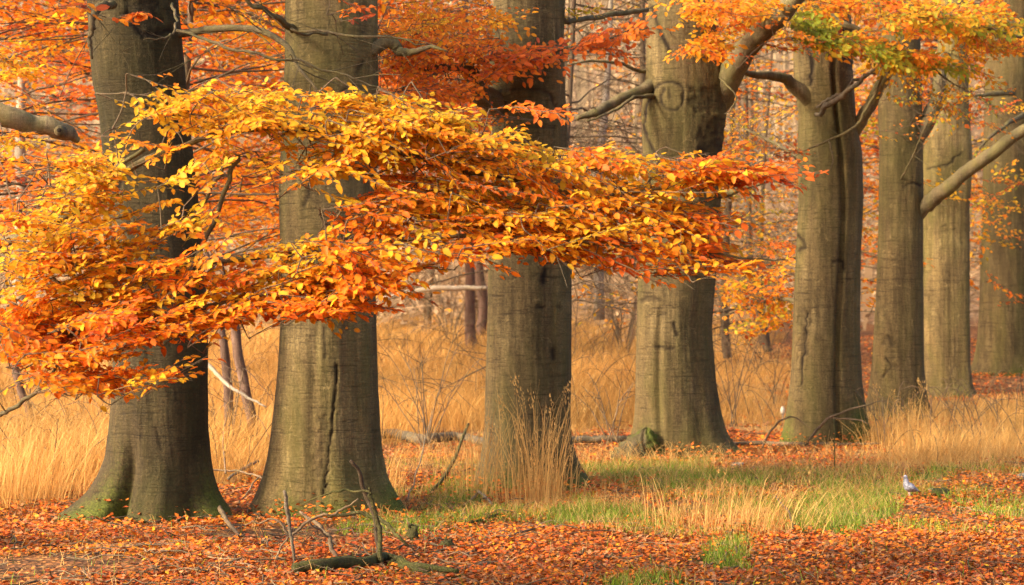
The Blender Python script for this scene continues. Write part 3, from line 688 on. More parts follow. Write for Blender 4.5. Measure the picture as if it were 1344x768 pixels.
lv_, tw_ = Leaves(), MB()  # unseen crown left of the view, added to cast shade on the first trunk
for k in range(16):
    z0 = rng.uniform(3.2, 7.5); a = rng.uniform(1.4, 4.4)
    pth = wob(curve([b0 + np.array([0, 0, z0]), b0 + np.array([math.cos(a) * 1.4, math.sin(a) * 1.4, z0 + .3]), b0 + np.array([math.cos(a) * 3.2, math.sin(a) * 3.2, z0 - .1])], 12), .03)
    tw_.tube(pth, np.linspace(.05, .01, 12), 6, cap=False)
    for j in range(9):
        q_ = pth[rng.integers(3, 12)]; fan(lv_, tw_, q_, np.array([math.cos(a), math.sin(a), 0]) + rng.normal(0, .6, 3) * np.array([1, 1, .3]), np.array([0, 0, 1.]) + rng.normal(0, .2, 3), rng.uniform(.6, 1.0), 7, 6, .075, .45, .1)
lv_.keep(lambda B: to_px(B)[0] < -60)
lv_.build('crown', LEAF, g0, b0, full=False); tw_.build('shade_crown_branches', LIMB, g0, b0)
nodes = np.concatenate([b[::2] for b in bs])
BOUGH = [
 dict(poly=[(70, 215), (110, 165), (165, 140), (225, 108), (260, 118), (330, 120), (470, 122), (560, 138), (600, 175), (470, 192), (330, 172), (270, 180), (200, 185), (130, 215), (100, 240)], d=10.3, dd=.35, layer=.27, per=500, c=.33, cv=.08, flow=3, len=.42),
 dict(poly=[(430, 125), (560, 138), (650, 168), (690, 178), (700, 195), (760, 190), (850, 205), (960, 215), (1010, 225), (960, 240), (900, 245), (880, 262), (940, 275), (945, 320), (880, 330), (700, 320), (560, 290), (500, 260), (460, 200)], d=10.3, dd=.4, layer=.27, per=480, c=.38, cv=.10, cg=.07, cy=200, flow=-7, len=.45),
 dict(poly=[(420, 300), (480, 262), (560, 285), (700, 300), (950, 325), (1000, 340), (960, 356), (870, 362), (760, 350), (690, 332), (560, 350), (440, 405), (400, 418), (425, 340)], d=10.1, dd=.35, layer=.27, per=460, c=.50, cv=.11, flow=-2, len=.42),
 dict(poly=[(0, 285), (70, 260), (75, 225), (150, 205), (190, 235), (150, 290), (180, 330), (300, 340), (420, 310), (440, 385), (300, 425), (250, 432), (160, 470), (0, 450)], d=10.2, dd=.35, layer=.27, per=560, c=.38, cv=.11, cg=.09, cy=320, flow=18, len=.42),
 dict(poly=[(0, 395), (110, 400), (250, 420), (190, 470), (245, 490), (150, 512), (90, 515), (0, 495)], d=10.0, dd=.5, layer=.27, per=470, c=.58, cv=.10, flow=10, len=.4),
 dict(poly=[(255, 425), (420, 385), (430, 420), (330, 425), (262, 435)], d=10.0, dd=.3, per=700, c=.62, cv=.08, flow=14, len=.36),
 dict(poly=[(190, 190), (300, 185), (310, 205), (265, 260), (200, 255)], d=10.2, dd=.3, per=1700, c=.34, cv=.09, flow=28, len=.34, side=4),
 dict(poly=[(150, 255), (265, 260), (260, 330), (180, 330)], d=10.2, dd=.3, per=1300, c=.33, cv=.09, flow=32, len=.34, side=4),
 dict(poly=[(320, 190), (490, 190), (490, 300), (420, 310), (370, 260)], d=10.3, dd=.4, per=1500, c=.38, cv=.12, flow=12, len=.38, side=5),
 dict(poly=[(850, 210), (950, 205), (1035, 222), (1045, 235), (960, 245), (880, 242)], d=10.3, dd=.3, per=420, c=.76, cv=.06, flow=2, len=.34),
 dict(poly=[(640, 150), (690, 132), (735, 150), (690, 168)], d=10.3, dd=.2, per=700, c=.66, cv=.06, flow=6, len=.25, side=4),
 dict(poly=[(900, 290), (945, 270), (945, 340), (1045, 345), (960, 356), (900, 345)], d=10.1, dd=.2, per=600, c=.68, cv=.07, flow=-4, len=.3, side=5),
 dict(poly=[(500, 375), (560, 370), (555, 390), (440, 420), (420, 415)], d=10.0, dd=.2, per=900, c=.6, cv=.06, flow=8, len=.3, side=4),
 dict(poly=[(0, 70), (60, 78), (70, 100), (0, 110)], d=12.0, dd=.3, per=700, c=.36, cv=.1, flow=0, len=.36),
 dict(poly=[(0, 172), (60, 178), (55, 198), (0, 200)], d=12.0, dd=.3, per=700, c=.33, cv=.08, flow=0, len=.36),
]
for q_ in BOUGH: q_['lim'] = (.20, .80)
nodes = np.concatenate([nodes, px_line([(0, 60, 12.2), (10, 95, 12.1), (0, 160, 12.1)])])
foliage(0, BOUGH, nodes)

# ------------------------------------------------------------------ woodland behind: trees of their own, built once per kind and copied
def bg_tree(h, r, crown_lo, crown_r, nfan, ct, cv, lean, ls=.10, seed=0, bare_twigs=0, barkmat=None):
    """returns (trunk obj, branches obj, crown obj) meshes for a tree standing at the origin"""
    tk = MB(); zs = np.linspace(-.3, h, 24)
    ph = rng.uniform(0, 6)
    ax = np.stack([lean * zs + .12 * np.sin(zs * .6 + ph), .1 * np.cos(zs * .5 + ph), zs], -1); ax[:, :2] -= ax[1, :2]
    tk.tube(ax, r * np.clip(1 - zs / (h * 1.1), .08, 1) + r * .5 * np.exp(-np.clip(zs, 0, 9) / .3), 12, c=(.95, .1, 0), bumps=.03)
    br, lv = MB(), Leaves()
    for k in range(nfan):
        z0 = rng.uniform(crown_lo, h * .95); a = rng.uniform(0, 2 * np.pi)
        R_ = crown_r * math.sqrt(max(.1, 1 - ((z0 - crown_lo) / (h - crown_lo + .1)) ** 2)) * rng.uniform(.55, 1.1)
        p0 = np.array([np.interp(z0, zs, ax[:, 0]), np.interp(z0, zs, ax[:, 1]), z0])
        dr = np.array([math.cos(a), math.sin(a), rng.uniform(-.15, .45)])
        q = np.linspace(0, 1, 8)[:, None]
        pth = wob(p0 + q * dr * R_ - q ** 2 * np.array([0, 0, R_ * rng.uniform(.0, .3)]), .05)
        br.tube(pth, np.linspace(.018, .006, 8) * (r / .08), 5, c=(.9, 0, 0), cap=False)
        if bare_twigs:
            twiglets(br, pth, bare_twigs + 2, .9, .006, .8, sub=3)
        if ct is None: continue
        for j in range(3):
            b = pth[rng.integers(2, 7)]; t = nrm(dr + rng.normal(0, .5, 3) * np.array([1, 1, .35]))
            up = np.array([rng.normal(0, .25), rng.normal(-.3, .3), 1])
            fan(lv, br if j == 0 else None, b, t, up, rng.uniform(.7, 1.2), 6, 6, ls, ct + rng.normal(0, .06), cv, twig_r=.005, bare=.1)
    return tk, br, lv

KINDS = {}
def make_kind(key, **kw):
    bark = kw.pop('bark', TWIG)
    tk, br, lv = bg_tree(**kw)
    KINDS[key] = (tk, br, lv, bark, [])
make_kind('red', h=9.5, r=.075, crown_lo=2.0, crown_r=2.9, nfan=100, ct=.73, cv=.08, lean=.03)
make_kind('orange', h=9.0, r=.07, crown_lo=1.8, crown_r=2.7, nfan=100, ct=.57, cv=.10, lean=-.03)
make_kind('gold', h=8.5, r=.06, crown_lo=1.3, crown_r=2.5, nfan=56, ct=.45, cv=.12, lean=.02)
make_kind('bare', h=9.0, r=.06, crown_lo=.8, crown_r=2.4, nfan=46, ct=None, cv=0, lean=.02, bare_twigs=4)
make_kind('sparse', h=8.0, r=.05, crown_lo=1.0, crown_r=2.2, nfan=26, ct=.45, cv=.14, lean=-.02, bare_twigs=2, ls=.085)

def place_bg(key, px, d, rz, sc, label, group):
    tk, br, lv, bark, made = KINDS[key]
    x = (px - 672) / F * d
    base = np.array([x, d, float(ground(x, d))])
    nm = {'bare': 'bare_tree'}.get(key, 'woodland_tree')
    g = empty(nm, base, label, 'tree', group)
    g.rotation_euler = (0, 0, rz); g.scale = (sc, sc, sc)
    if not made:
        made.append(tk.build('trunk', bark, g)); made.append(br.build('branches', TWIG, g))
        if lv.B: made.append(lv.build('crown', LEAF, g, full=False))
    else:
        for m in made:
            c = m.copy(); c.parent = g; COL.objects.link(c)
    return g

BG = [
 # left of the first trunk
 ('red', -25, 24.0, .3, 1.0, 'red-leaved woodland tree behind the broken pale limb at the left edge'),
 ('orange', 190, 27.5, 1.2, 1.1, 'orange-leaved woodland tree close behind the first dark trunk'),
 ('red', -110, 31.0, 2.2, 1.2, 'tall red-leaved woodland tree beyond the left edge'),
 ('red', 175, 41.0, 4.2, 1.5, 'largest red woodland tree far back at the left'),
 # between trunks 1 and 2
 ('orange', 232, 22.0, 2.0, 1.0, 'orange woodland tree filling the gap between the two leftmost big trunks'),
 ('red', 440, 33.0, 3.3, 1.25, 'red woodland tree farther back behind the thin forked branch'),
 ('orange', 230, 42.0, .8, 1.5, 'orange woodland tree far behind the first dark trunk'),
 # between trunks 2 and 3
 ('orange', 478, 43.0, 4.0, 1.3, 'orange woodland tree just right of the split trunk, leaves filling the gap'),
 ('red', 470, 36.0, 5.0, 1.3, 'red woodland tree close behind the right side of the split trunk'),
 ('bare', 705, 44.0, 1.0, 1.5, 'greyish bare tree far behind the knot-holed trunk'),
 # gap 3-4: bare twigs
 ('bare', 722, 24.0, .5, 1.0, 'bare twiggy tree in the gap left of the eye-scarred trunk'),
 ('bare', 868, 36.0, 2.4, 1.3, 'taller bare tree farther back in the same open gap'),
 ('bare', 850, 50.0, 4.4, 1.6, 'pale bare tree deepest in the wood behind the eye-scarred trunk'),
 ('sparse', 720, 58.0, 3.0, 1.7, 'thinly leaved woodland tree far behind the knot-holed trunk'),
 # gap 4-5
 ('gold', 1068, 31.0, 1.4, 1.0, 'yellow-orange young tree low between the eye-scarred and ridged trunks'),
 ('sparse', 1000, 45.0, 3.6, 1.4, 'thinly leaved woodland tree behind the low yellow one'),
 ('sparse', 920, 26.0, 5.1, 1.0, 'sparse young tree with single yellow leaves beside the eye-scarred trunk'),
 ('bare', 1000, 60.0, 2.0, 1.7, 'bare tree far back between the eye-scarred and ridged trunks'),
 # right
 ('gold', 1105, 36.0, 2.7, 1.2, 'golden woodland tree showing in the slit right of the ridged trunk'),
 ('red', 1245, 44.0, 1.9, 1.4, 'red woodland tree showing right of the pale smooth trunk'),
 ('gold', 1380, 39.0, .2, 1.3, 'golden woodland tree behind the trunk at the right edge'),
 ('orange', 1230, 55.0, 4.8, 1.7, 'orange woodland tree far behind the pale smooth trunk'),
 ('sparse', 1320, 41.0, 3.9, 1.2, 'dark twiggy young tree beside the right-edge trunk'),
 ('orange', 450, 48.0, 2.9, 1.6, 'orange woodland tree far behind the split trunk'),
 ('bare', 180, 52.0, 1.7, 1.6, 'bare tree far behind the first dark trunk'),
 ('bare', 560, 58.0, 5.6, 1.6, 'bare tree beyond the straw field between split and knot-holed trunks'),
 ('sparse', 900, 64.0, 3.1, 1.9, 'thinly leaved tree far behind the eye-scarred trunk'),
]
for key, px, d, rz, sc, lab in BG:
    place_bg(key, px, d, rz, sc, lab, 'woodland trees behind the beech row')

# slender stems in the straw
def stem_tree(name, seq, radii, mat, label, cat, ntw=10, tl=.35, group=None, tone=1.0):
    pts = px_line(seq); base = pts[0]
    g = empty(name, base, label, cat, group)
    p = wob(curve(pts, 30), .012)
    m = MB(); m.tube(p, np.interp(np.linspace(0, 1, 30), np.linspace(0, 1, len(radii)), radii), 9, c=(tone, 0, 0), bumps=.05)
    if ntw: twiglets(m, p, ntw, tl, .006, 1.0, sub=1)
    m.build('trunk', mat, g, base)
    return g
stem_tree('pine_sapling', [(303, 588, 21.0), (298, 500, 21.0), (289, 430, 21.0), (280, 380, 21.0), (272, 340, 21.0), (268, 322, 21.0)], [.055, .05, .045, .042, .035, .02], PINE, 'slender reddish pine stem, left one of the pair between the leftmost trunks', 'tree', 12, .5, 'thin pine stems in the straw')
stem_tree('pine_sapling', [(336, 590, 20.6), (322, 510, 20.6), (308, 435, 20.6), (300, 395, 20.6), (293, 365, 20.6), (290, 350, 20.6)], [.055, .055, .05, .045, .035, .02], PINE, 'leaning reddish pine stem, right one of the pair between the leftmost trunks', 'tree', 12, .5, 'thin pine stems in the straw')
stem_tree('pine_sapling', [(48, 585, 20.8), (38, 545, 20.8), (24, 500, 20.8), (5, 440, 20.8), (-30, 330, 20.8)], [.045, .04, .04, .035, .02], PINE, 'thin leaning pine stem in the straw at the far left', 'tree', 6, .4, 'thin pine stems in the straw')
stem_tree('pine_tree', [(618, 470, 44), (617, 420, 44), (616, 345, 44), (612, 200, 44), (610, -40, 44)], [.13, .12, .11, .10, .06], PINE, 'purplish pine stem across the straw field just left of the knot-holed trunk', 'tree', 16, 1.2)
stem_tree('pine_tree', [(632, 440, 50), (634, 390, 50), (628, 340, 50), (636, 200, 50), (640, 0, 50)], [.13, .13, .12, .10, .06], PINE, 'crooked dark stem half hidden behind the left side of the knot-holed trunk', 'tree', 10, 1.0)
stem_tree('birch_tree', [(28, 415, 34), (26, 330, 34), (30, 260, 34), (27, 190, 34), (30, 60, 34), (34, -60, 34)], [.12, .11, .10, .09, .07, .04], BIRCH, 'pale pinkish birch stem behind the bough at the left edge', 'tree', 8, .9)
stem_tree('birch_tree', [(786, 420, 46), (786, 260, 46), (788, 200, 46), (793, 150, 46), (800, 60, 46), (803, -60, 46)], [.13, .11, .10, .09, .07, .04], BIRCH, 'pale mottled birch stem in the bare gap left of the eye-scarred trunk', 'tree', 8, .9)
stem_tree('dead_tree', [(1008, 462, 40), (1000, 420, 40), (985, 350, 40), (980, 200, 40), (975, 0, 40)], [.09, .08, .07, .06, .04], TWIG, 'thin brown stem in the brush between the eye-scarred and ridged trunks', 'tree', 12, .9)
stem_tree('dead_tree', [(955, 470, 38), (950, 400, 38), (955, 300, 38), (965, 100, 38)], [.09, .08, .06, .04], TWIG, 'thin brown stem touching the right outline of the eye-scarred trunk', 'tree', 12, .8)

# ------------------------------------------------------------------ ground sheet
xs = np.concatenate([np.linspace(-220, -16, 46)[:-1], np.linspace(-16, 18, 260), np.linspace(18, 220, 46)[1:]])
ys = np.concatenate([np.linspace(-40, 8, 14)[:-1], np.linspace(8, 45, 290), np.linspace(45, 260, 90)[1:]])
XX, YY = np.meshgrid(xs, ys, indexing='ij'); ZZ = ground(XX, YY)
gv = np.stack([XX, YY, ZZ], -1).reshape(-1, 3)
n1, n2 = XX.shape
ii = np.arange(n1 - 1)[:, None] * n2; jj = np.arange(n2 - 1)[None]
gf = np.stack([ii + jj, ii + n2 + jj, ii + n2 + jj + 1, ii + jj + 1], -1).reshape(-1, 4)

FIELD = [(-400, 672), (60, 664), (95, 648), (130, 640), (290, 640), (350, 612), (440, 590), (520, 578), (640, 572), (760, 566), (830, 566), (940, 562), (1040, 560), (1040, 480), (950, 420), (800, 395), (-400, 395)]
STRAW_R = [(1142, 604), (1240, 612), (1300, 606), (1800, 600), (1800, 520), (1280, 524), (1215, 530), (1150, 545)]
GREENS = [[(780, 612), (850, 604), (935, 612), (960, 628), (880, 645), (790, 640)], [(1040, 662), (1120, 646), (1190, 648), (1165, 690), (1110, 704), (1050, 696)],
          [(945, 722), (980, 714), (1005, 738), (995, 748), (950, 746)], [(800, 764), (850, 756), (900, 762), (910, 778), (800, 778)],
          [(1205, 632), (1265, 620), (1262, 632), (1215, 642)], [(1060, 640), (1060, 632), (1105, 634), (1100, 644)], [(700, 680), (760, 668), (850, 672), (860, 690), (760, 694)],
          [(560, 640), (640, 628), (640, 660), (560, 662)], [(960, 640), (1010, 620), (1030, 640), (1000, 655)], [(1270, 616), (1310, 610), (1300, 622), (1275, 624)]]
def zone(x, y):
    z = ground(x, y); px, py = to_px(np.stack([x, np.maximum(y, .5), z], -1))
    vis = y > 4
    jx = 60 * (vnoise(x * 1.5, y * 1.5) - .5) + 40 * (vnoise(x * 5, y * 5) - .5); jy = 20 * (vnoise(x * 1.5 + 40, y * 1.5) - .5) + 14 * (vnoise(x * 5 + 9, y * 4) - .5)
    st = (inpoly(px + jx, py + jy, FIELD) | inpoly(px + jx, py + jy, STRAW_R)) & vis
    gr = np.zeros(x.shape, bool)
    for g in GREENS: gr |= inpoly(px + jx * .9, py + jy * .8, g)
    return st.astype(float), (gr & vis).astype(float), sstep(55, 80, y)
zs_ = zone(XX, YY)
gc = np.stack([zs_[0] * (1 - zs_[2]), zs_[1], zs_[2]], -1).reshape(-1, 3)
o = mesh_object('ground', gv, [gf], GROUND, None, (0, 0, 0), gc, True); tag(o, kind='structure')

# ------------------------------------------------------------------ fallen leaves (uncountable)
def scatter(n, d0, d1, power=0.0, margin=1.25):
    """points on the ground inside the (widened) view"""
    u = rng.random(n)
    d = np.exp(np.log(d0) + u * (np.log(d1) - np.log(d0))) if power else np.sqrt(d0 ** 2 + u * (d1 ** 2 - d0 ** 2))
    x = rng.uniform(-1, 1, n) * 672 / F * margin * d
    return x, d
def litter(n, d0, d1, size, keepfn):
    x, y = scatter(n, d0, d1, 1, 1.7)
    k = keepfn(x, y); x = x[k]; y = y[k]; n = len(x)
    z = ground(x, y) + rng.uniform(.004, .035, n)
    a = rng.uniform(0, 2 * np.pi, n)
    T = np.stack([np.cos(a), np.sin(a), rng.normal(.1, .3, n)], -1)
    N = np.stack([rng.normal(0, .30, n), rng.normal(-.05, .30, n), np.ones(n)], -1)
    L_ = size * rng.uniform(.65, 1.25, n)
    t = .70 + rng.normal(0, .11, n) + .22 * (vnoise(x * .8, y * .8) - .5)
    C = pal(t) * rng.uniform(.45, 1.0, (n, 1)) * (.66 + .6 * vnoise(x * 1.3 + 50, y * 1.9))[:, None]
    br = rng.random(n) < .30
    C[br] = np.array([.30, .13, .05]) * rng.uniform(.5, 1.5, (br.sum(), 1))
    ye = rng.random(n) < .015
    C[ye] = pal(rng.uniform(.25, .5, ye.sum())) * .9
    return np.stack([x, y, z], -1), T, N, L_, L_ * rng.uniform(.5, .7, n), C
lv = Leaves()
def keep_l(x, y):
    st, gr, fa = zone(x, y)
    bare = (.62 + .2 * (x < -.5)) * sstep(.52 - .08 * (x < -.5), .72, vnoise(x * .7 + 31, y * 1.1)) + .2 * sstep(.5, .7, vnoise(x * 2.3, y * 2.9 + 8))
    return rng.random(len(x)) < (1 - .90 * np.maximum(st, gr * .9)) * (1 - bare)
lv.add(*litter(365000, 9.5, 26, .037, keep_l))
lv.add(*litter(54000, 22, 46, .07, lambda x, y: rng.random(len(x)) < (1 - .8 * zone(x, y)[0]) * (x > 1)))
for (k, (g, b)) in list(ROOT.items())[:8]:      # drifts against the tree feet
    n = 500; a = rng.uniform(0, 2 * np.pi, n); rr_ = .55 + np.abs(rng.normal(0, .35, n))
    x = b[0] + rr_ * np.cos(a); y = b[1] + rr_ * np.sin(a)
    A = np.stack([x, y, ground(x, y) + rng.uniform(.0, .06, n)], -1)
    t = rng.uniform(0, 6.28, n)
    lv.add(A, np.stack([np.cos(t), np.sin(t), rng.normal(.1, .3, n)], -1), np.stack([rng.normal(0, .4, n), rng.normal(-.2, .4, n), np.ones(n)], -1), .05 * rng.uniform(.7, 1.2, n), .03 * np.ones(n), pal(.74 + rng.normal(0, .1, n)) * rng.uniform(.6, 1, (n, 1)))
for k in range(1, 6):
    b = ROOT[k][1]; n = 160; a = rng.uniform(-2.9, -.2, n); hh_ = np.abs(rng.normal(0, .07, n)); rr_ = .50 - hh_ * .9 + rng.uniform(.0, .12, n)
    t = rng.uniform(0, 6.28, n)
    lv.add(np.stack([b[0] + rr_ * np.cos(a) * 1.05, b[1] + rr_ * np.sin(a), b[2] + hh_], -1), np.stack([np.cos(t), np.sin(t), rng.normal(.1, .3, n)], -1), np.stack([rng.normal(0, .4, n), rng.normal(-.4, .4, n), np.ones(n)], -1), .045 * rng.uniform(.7, 1.2, n), .027 * np.ones(n), pal(.72 + rng.normal(0, .1, n)) * rng.uniform(.5, .9, (n, 1)))
o = lv.build('fallen_leaves', DRY, full=False); tag(o, kind='stuff')

tq = MB(); tx_, ty_ = scatter(900, 10.2, 19, 1, 1.15)
kq = (tx_ < -.3) | (rng.random(len(tx_)) < .45); tx_, ty_ = tx_[kq], ty_[kq]
stz, grz, _f = zone(tx_, ty_)
for x_, y_ in zip(tx_[stz < .5], ty_[stz < .5]):
    a = rng.uniform(0, 6.28); l_ = rng.uniform(.08, .45); q = np.linspace(-.5, .5, 5)[:, None]
    p_ = np.array([x_, y_, 0]) + q * l_ * np.array([math.cos(a), math.sin(a), 0]) + rng.normal(0, .012, (5, 3))
    p_[:, 2] = ground(p_[:, 0], p_[:, 1]) + .025 + np.abs(rng.normal(0, .02, 5))
    tq.tube(p_, np.linspace(.0045, .002, 5) * rng.uniform(.6, 1.5), 5, c=(rng.uniform(.5, 1.6), 0, 0), cap=False)
o = tq.build('twig_litter', TWIG); tag(o, kind='stuff')

# ------------------------------------------------------------------ grass blades
def blades(x, y, z, h, w, lean, col, droop=.35):
    n = len(x)
    B = np.stack([x, y, z], -1); lean3 = np.stack([lean[:, 0], lean[:, 1], np.zeros(n)], -1)
    a = rng.uniform(0, np.pi, n); Sd = np.stack([np.cos(a), np.sin(a) * .5, np.zeros(n)], -1)
    H = h[:, None]; W = w[:, None]
    up = np.array([0, 0, 1.])
    p1 = B + up * H * .4 + lean3 * H * .16; p2 = B + up * H * .75 + lean3 * H * .5
    p3 = B + up * H * (1 - droop * np.linalg.norm(lean, axis=1)[:, None] * .5) + lean3 * H * 1.0
    v = np.stack([B - Sd * W, B + Sd * W, p1 - Sd * W * .9, p1 + Sd * W * .9, p2 - Sd * W * .6, p2 + Sd * W * .6, p3], 1).reshape(-1, 3)
    i = np.arange(n)[:, None] * 7
    f4 = np.concatenate([i + np.array([[0, 1, 3, 2]]), i + np.array([[2, 3, 5, 4]])]); f3 = i + np.array([[4, 5, 6]])
    return v, f4, f3, np.repeat(col, 7, 0)

def straw_col(n, k=1.0):
    t = rng.random((n, 1))
    c = np.array([.52, .26, .065]) * (1 - t) + np.array([.86, .53, .165]) * t
    return c * rng.uniform(.75, 1.12, (n, 1)) * k

# the straw field: tussocks
tx, ty = scatter(19500, 15.2, 72, 1, 1.5)
st, gr, fa = zone(tx, ty); k = (st > .5) & (rng.random(len(tx)) < np.where(tx > 2.2, .5, 1) * (.35 + .9 * vnoise(tx * 1.1 + 2, ty * .8)))
tx, ty = tx[k], ty[k]
per = 34
bx = np.repeat(tx, per) + rng.normal(0, .11, len(tx) * per) * (1 + np.repeat(ty, per) / 30); by = np.repeat(ty, per) + rng.normal(0, .11, len(tx) * per)
hh = np.repeat(rng.uniform(.16, .72, len(tx)) * (1 + .55 * sstep(42, 62, ty)) * (1 - .35 * (vnoise(tx * .6, ty * .6 + 7) > .55)) * np.where(tx > 2.2, .6, 1), per) * rng.uniform(.5, 1.1, len(bx))
tl = np.repeat(rng.normal(0, .38, (len(tx), 2)) + np.array([.18, -.05]), per, 0)
ln = tl + rng.normal(0, .46, (len(bx), 2))
v, f4, f3, c = blades(bx, by, ground(bx, by) - .01, hh, np.maximum(.0022, by * .00011), ln, straw_col(len(bx)) * np.repeat(np.stack([q_ * np.ones(len(tx)) for q_ in (1, .97, .9)], -1) * (.62 + .55 * vnoise(tx * .9, ty * .6))[:, None] * rng.uniform(.75, 1.15, (len(tx), 1)), per, 0))
o = mesh_object('tall_grass', v, [f4, f3], STRAW, None, (0, 0, 0), c); tag(o, kind='stuff')

sx, sy = scatter(2600, 15.5, 60, 1, 1.2)
st, gr, fa = zone(sx, sy); kq = (st > .5) & (rng.random(len(sx)) < .75); bt = MB()
for x_, y_ in zip(sx[kq], sy[kq]):
    H = rng.uniform(.35, 1.0) * (1 + (y_ > 35) * .6); a = rng.uniform(0, 6.28); q = np.linspace(0, 1, 7)[:, None]
    p_ = np.array([x_, y_, float(ground(x_, y_))]) + q * np.array([math.cos(a), .4 * math.sin(a), 0]) * rng.uniform(.1, 1.1) * H + np.array([0, 0, 1]) * H * (q * 1.5 - .9 * q ** 2.2)
    bt.tube(wob(p_, .02), np.linspace(.0035, .0015, 7) * (1 + y_ / 30), 3, c=(rng.uniform(.7, 1.7), 0, 0), cap=False)
o = bt.build('bramble_stems', TWIG); tag(o, kind='stuff')

# short green grass in patches, thin elsewhere
gx, gy = scatter(260000, 10.2, 22, 1, 1.2)
st, gr, fa = zone(gx, gy); nz = vnoise(gx * 2.2 + 3, gy * 2.2)
kk = (gr > .5) & (rng.random(len(gx)) < .25 + .75 * sstep(.35, .6, vnoise(gx * 1.9 + 20, gy * 2.6))) | ((st < .5) & (gy > 13.2) & (gy < 19) & (gx > -1.2) & (rng.random(len(gx)) < .42 * sstep(.42, .68, nz))) | ((st < .5) & (rng.random(len(gx)) < .006))
gx, gy = gx[kk], gy[kk]; n = len(gx)
t = rng.random((n, 1))
gcol = np.array([.075, .125, .008]) * (1 - t) + np.array([.25, .33, .02]) * t
dryb = rng.random(n) < .22
gcol[dryb] = np.array([.48, .34, .09]) * rng.uniform(.7, 1.1, (dryb.sum(), 1))
v, f4, f3, c = blades(gx, gy, ground(gx, gy) - .005, rng.uniform(.04, .13, n), np.full(n, .0022), rng.normal(0, .5, (n, 2)), gcol)
dn = 110000
dx, dy = scatter(dn, 10.5, 24, 1, 1.2)
dpx, dpy = to_px(np.stack([dx, dy, ground(dx, dy)], -1))
MIX = [(495, 690), (520, 600), (640, 590), (830, 600), (960, 600), (1140, 600), (1344, 612), (1344, 632), (1200, 650), (1180, 665), (1060, 705), (860, 712), (700, 690)]
kk2 = (inpoly(dpx, dpy, MIX) & (rng.random(dn) < .42 * (vnoise(dx * 1.6, dy * 1.6 + 3) > .42) + .08)) | (rng.random(dn) < .015)
dx, dy = dx[kk2], dy[kk2]; dn = len(dx)
V2, F4, F3, C2 = blades(dx, dy, ground(dx, dy) + .01, rng.uniform(.04, .15, dn) * (1 + .8 * sstep(16, 19, dy)), np.full(dn, .002), rng.normal(0, 1.0, (dn, 2)), straw_col(dn, .85))
o = mesh_object('dry_grass', V2, [F4, F3], STRAW, None, (0, 0, 0), C2); tag(o, kind='stuff')
o = mesh_object('green_grass', v, [f4, f3], GREEN, None, (0, 0, 0), c); tag(o, kind='stuff')

def tuft(px, py, rad_px, h, n, label, spread=.2, lean=(.05, 0), seedheads=0, wide=None, k=1.0):
    base = Gp(px, py); d = base[1]
    R_ = rad_px / F * d
    x = base[0] + rng.normal(0, .5, n) * R_; y = base[1] + rng.normal(0, .5, n) * (wide or R_ * .7)
    rel = np.stack([(x - base[0]) / (R_ + .01), (y - base[1]) / (R_ + .01)], -1)
    hh = h * (.3 + .8 * rng.random(n) ** 1.3)
    ln = rel * spread + np.array(lean) + rng.normal(0, .17, (n, 2))
    v, f4, f3, c = blades(x, y, ground(x, y) - .01, hh, np.full(n, .0025), ln, straw_col(n, k))
    mb = MB(); mb.add(v, f4, f3, c)
    for _ in range(seedheads):          # wispy plumes on tall stalks
        i = rng.integers(n); top = v[i * 7 + 6]
        m = 16; q = rng.random(m)
        p = top + np.stack([rng.normal(0, .018, m), rng.normal(0, .018, m), -q * .16 + .03], -1)
        vv = np.stack([p, p + np.array([.005, 0, .002]), p + rng.normal(0, .006, (m, 3)) + np.array([0, 0, .025])], 1).reshape(-1, 3)
        mb.add(vv, None, np.arange(m)[:, None] * 3 + np.array([[0, 1, 2]]), np.repeat(straw_col(m, 1.05), 3, 0))
    o = mb.build('grass_tuft', STRAW, None, tuple(base), smooth=False)
    return tag(o, label, 'grass tuft', 'straw grass tufts')
tuft(706, 662, 46, .98, 270, 'tallest straw grass tuft, dense, in front of the knot-holed trunk', .22, (.02, 0), 40)
tuft(626, 654, 36, .85, 80, 'thin upright straw tuft left of the tallest tuft', .16, (.03, 0), 22)
tuft(513, 648, 20, .52, 80, 'short straw tuft leaning right beside the split trunk foot', .2, (.30, 0), 0)
tuft(905, 694, 70, .42, 150, 'low wide straw tuft left of the bright green grass patch', .45, (.14, 0), 6, .5)
tuft(985, 696, 85, .40, 210, 'low straw tuft spilling over the bright green grass patch', .45, (.3, 0), 6, .5)
tuft(1185, 585, 52, .66, 230, 'tall straw tuft before the olive and pale trunks', .2, (.0, 0), 20, .35)
tuft(1218, 605, 64, .55, 230, 'bright straw tuft arching above the small grey bird', .35, (.15, 0), 8, .4)
tuft(1300, 602, 74, .55, 240, 'broad straw tuft near the right edge', .3, (-.05, 0), 8, .4)
tuft(22, 662, 60, .75, 260, 'bright straw tuft in the lower left corner beside the root foot', .3, (.12, 0), 8, .3)
tuft(960, 470, 30, 1.3, 260, 'distant arching straw tuft right of the eye-scarred trunk', .4, (.45, 0), 0, .6)

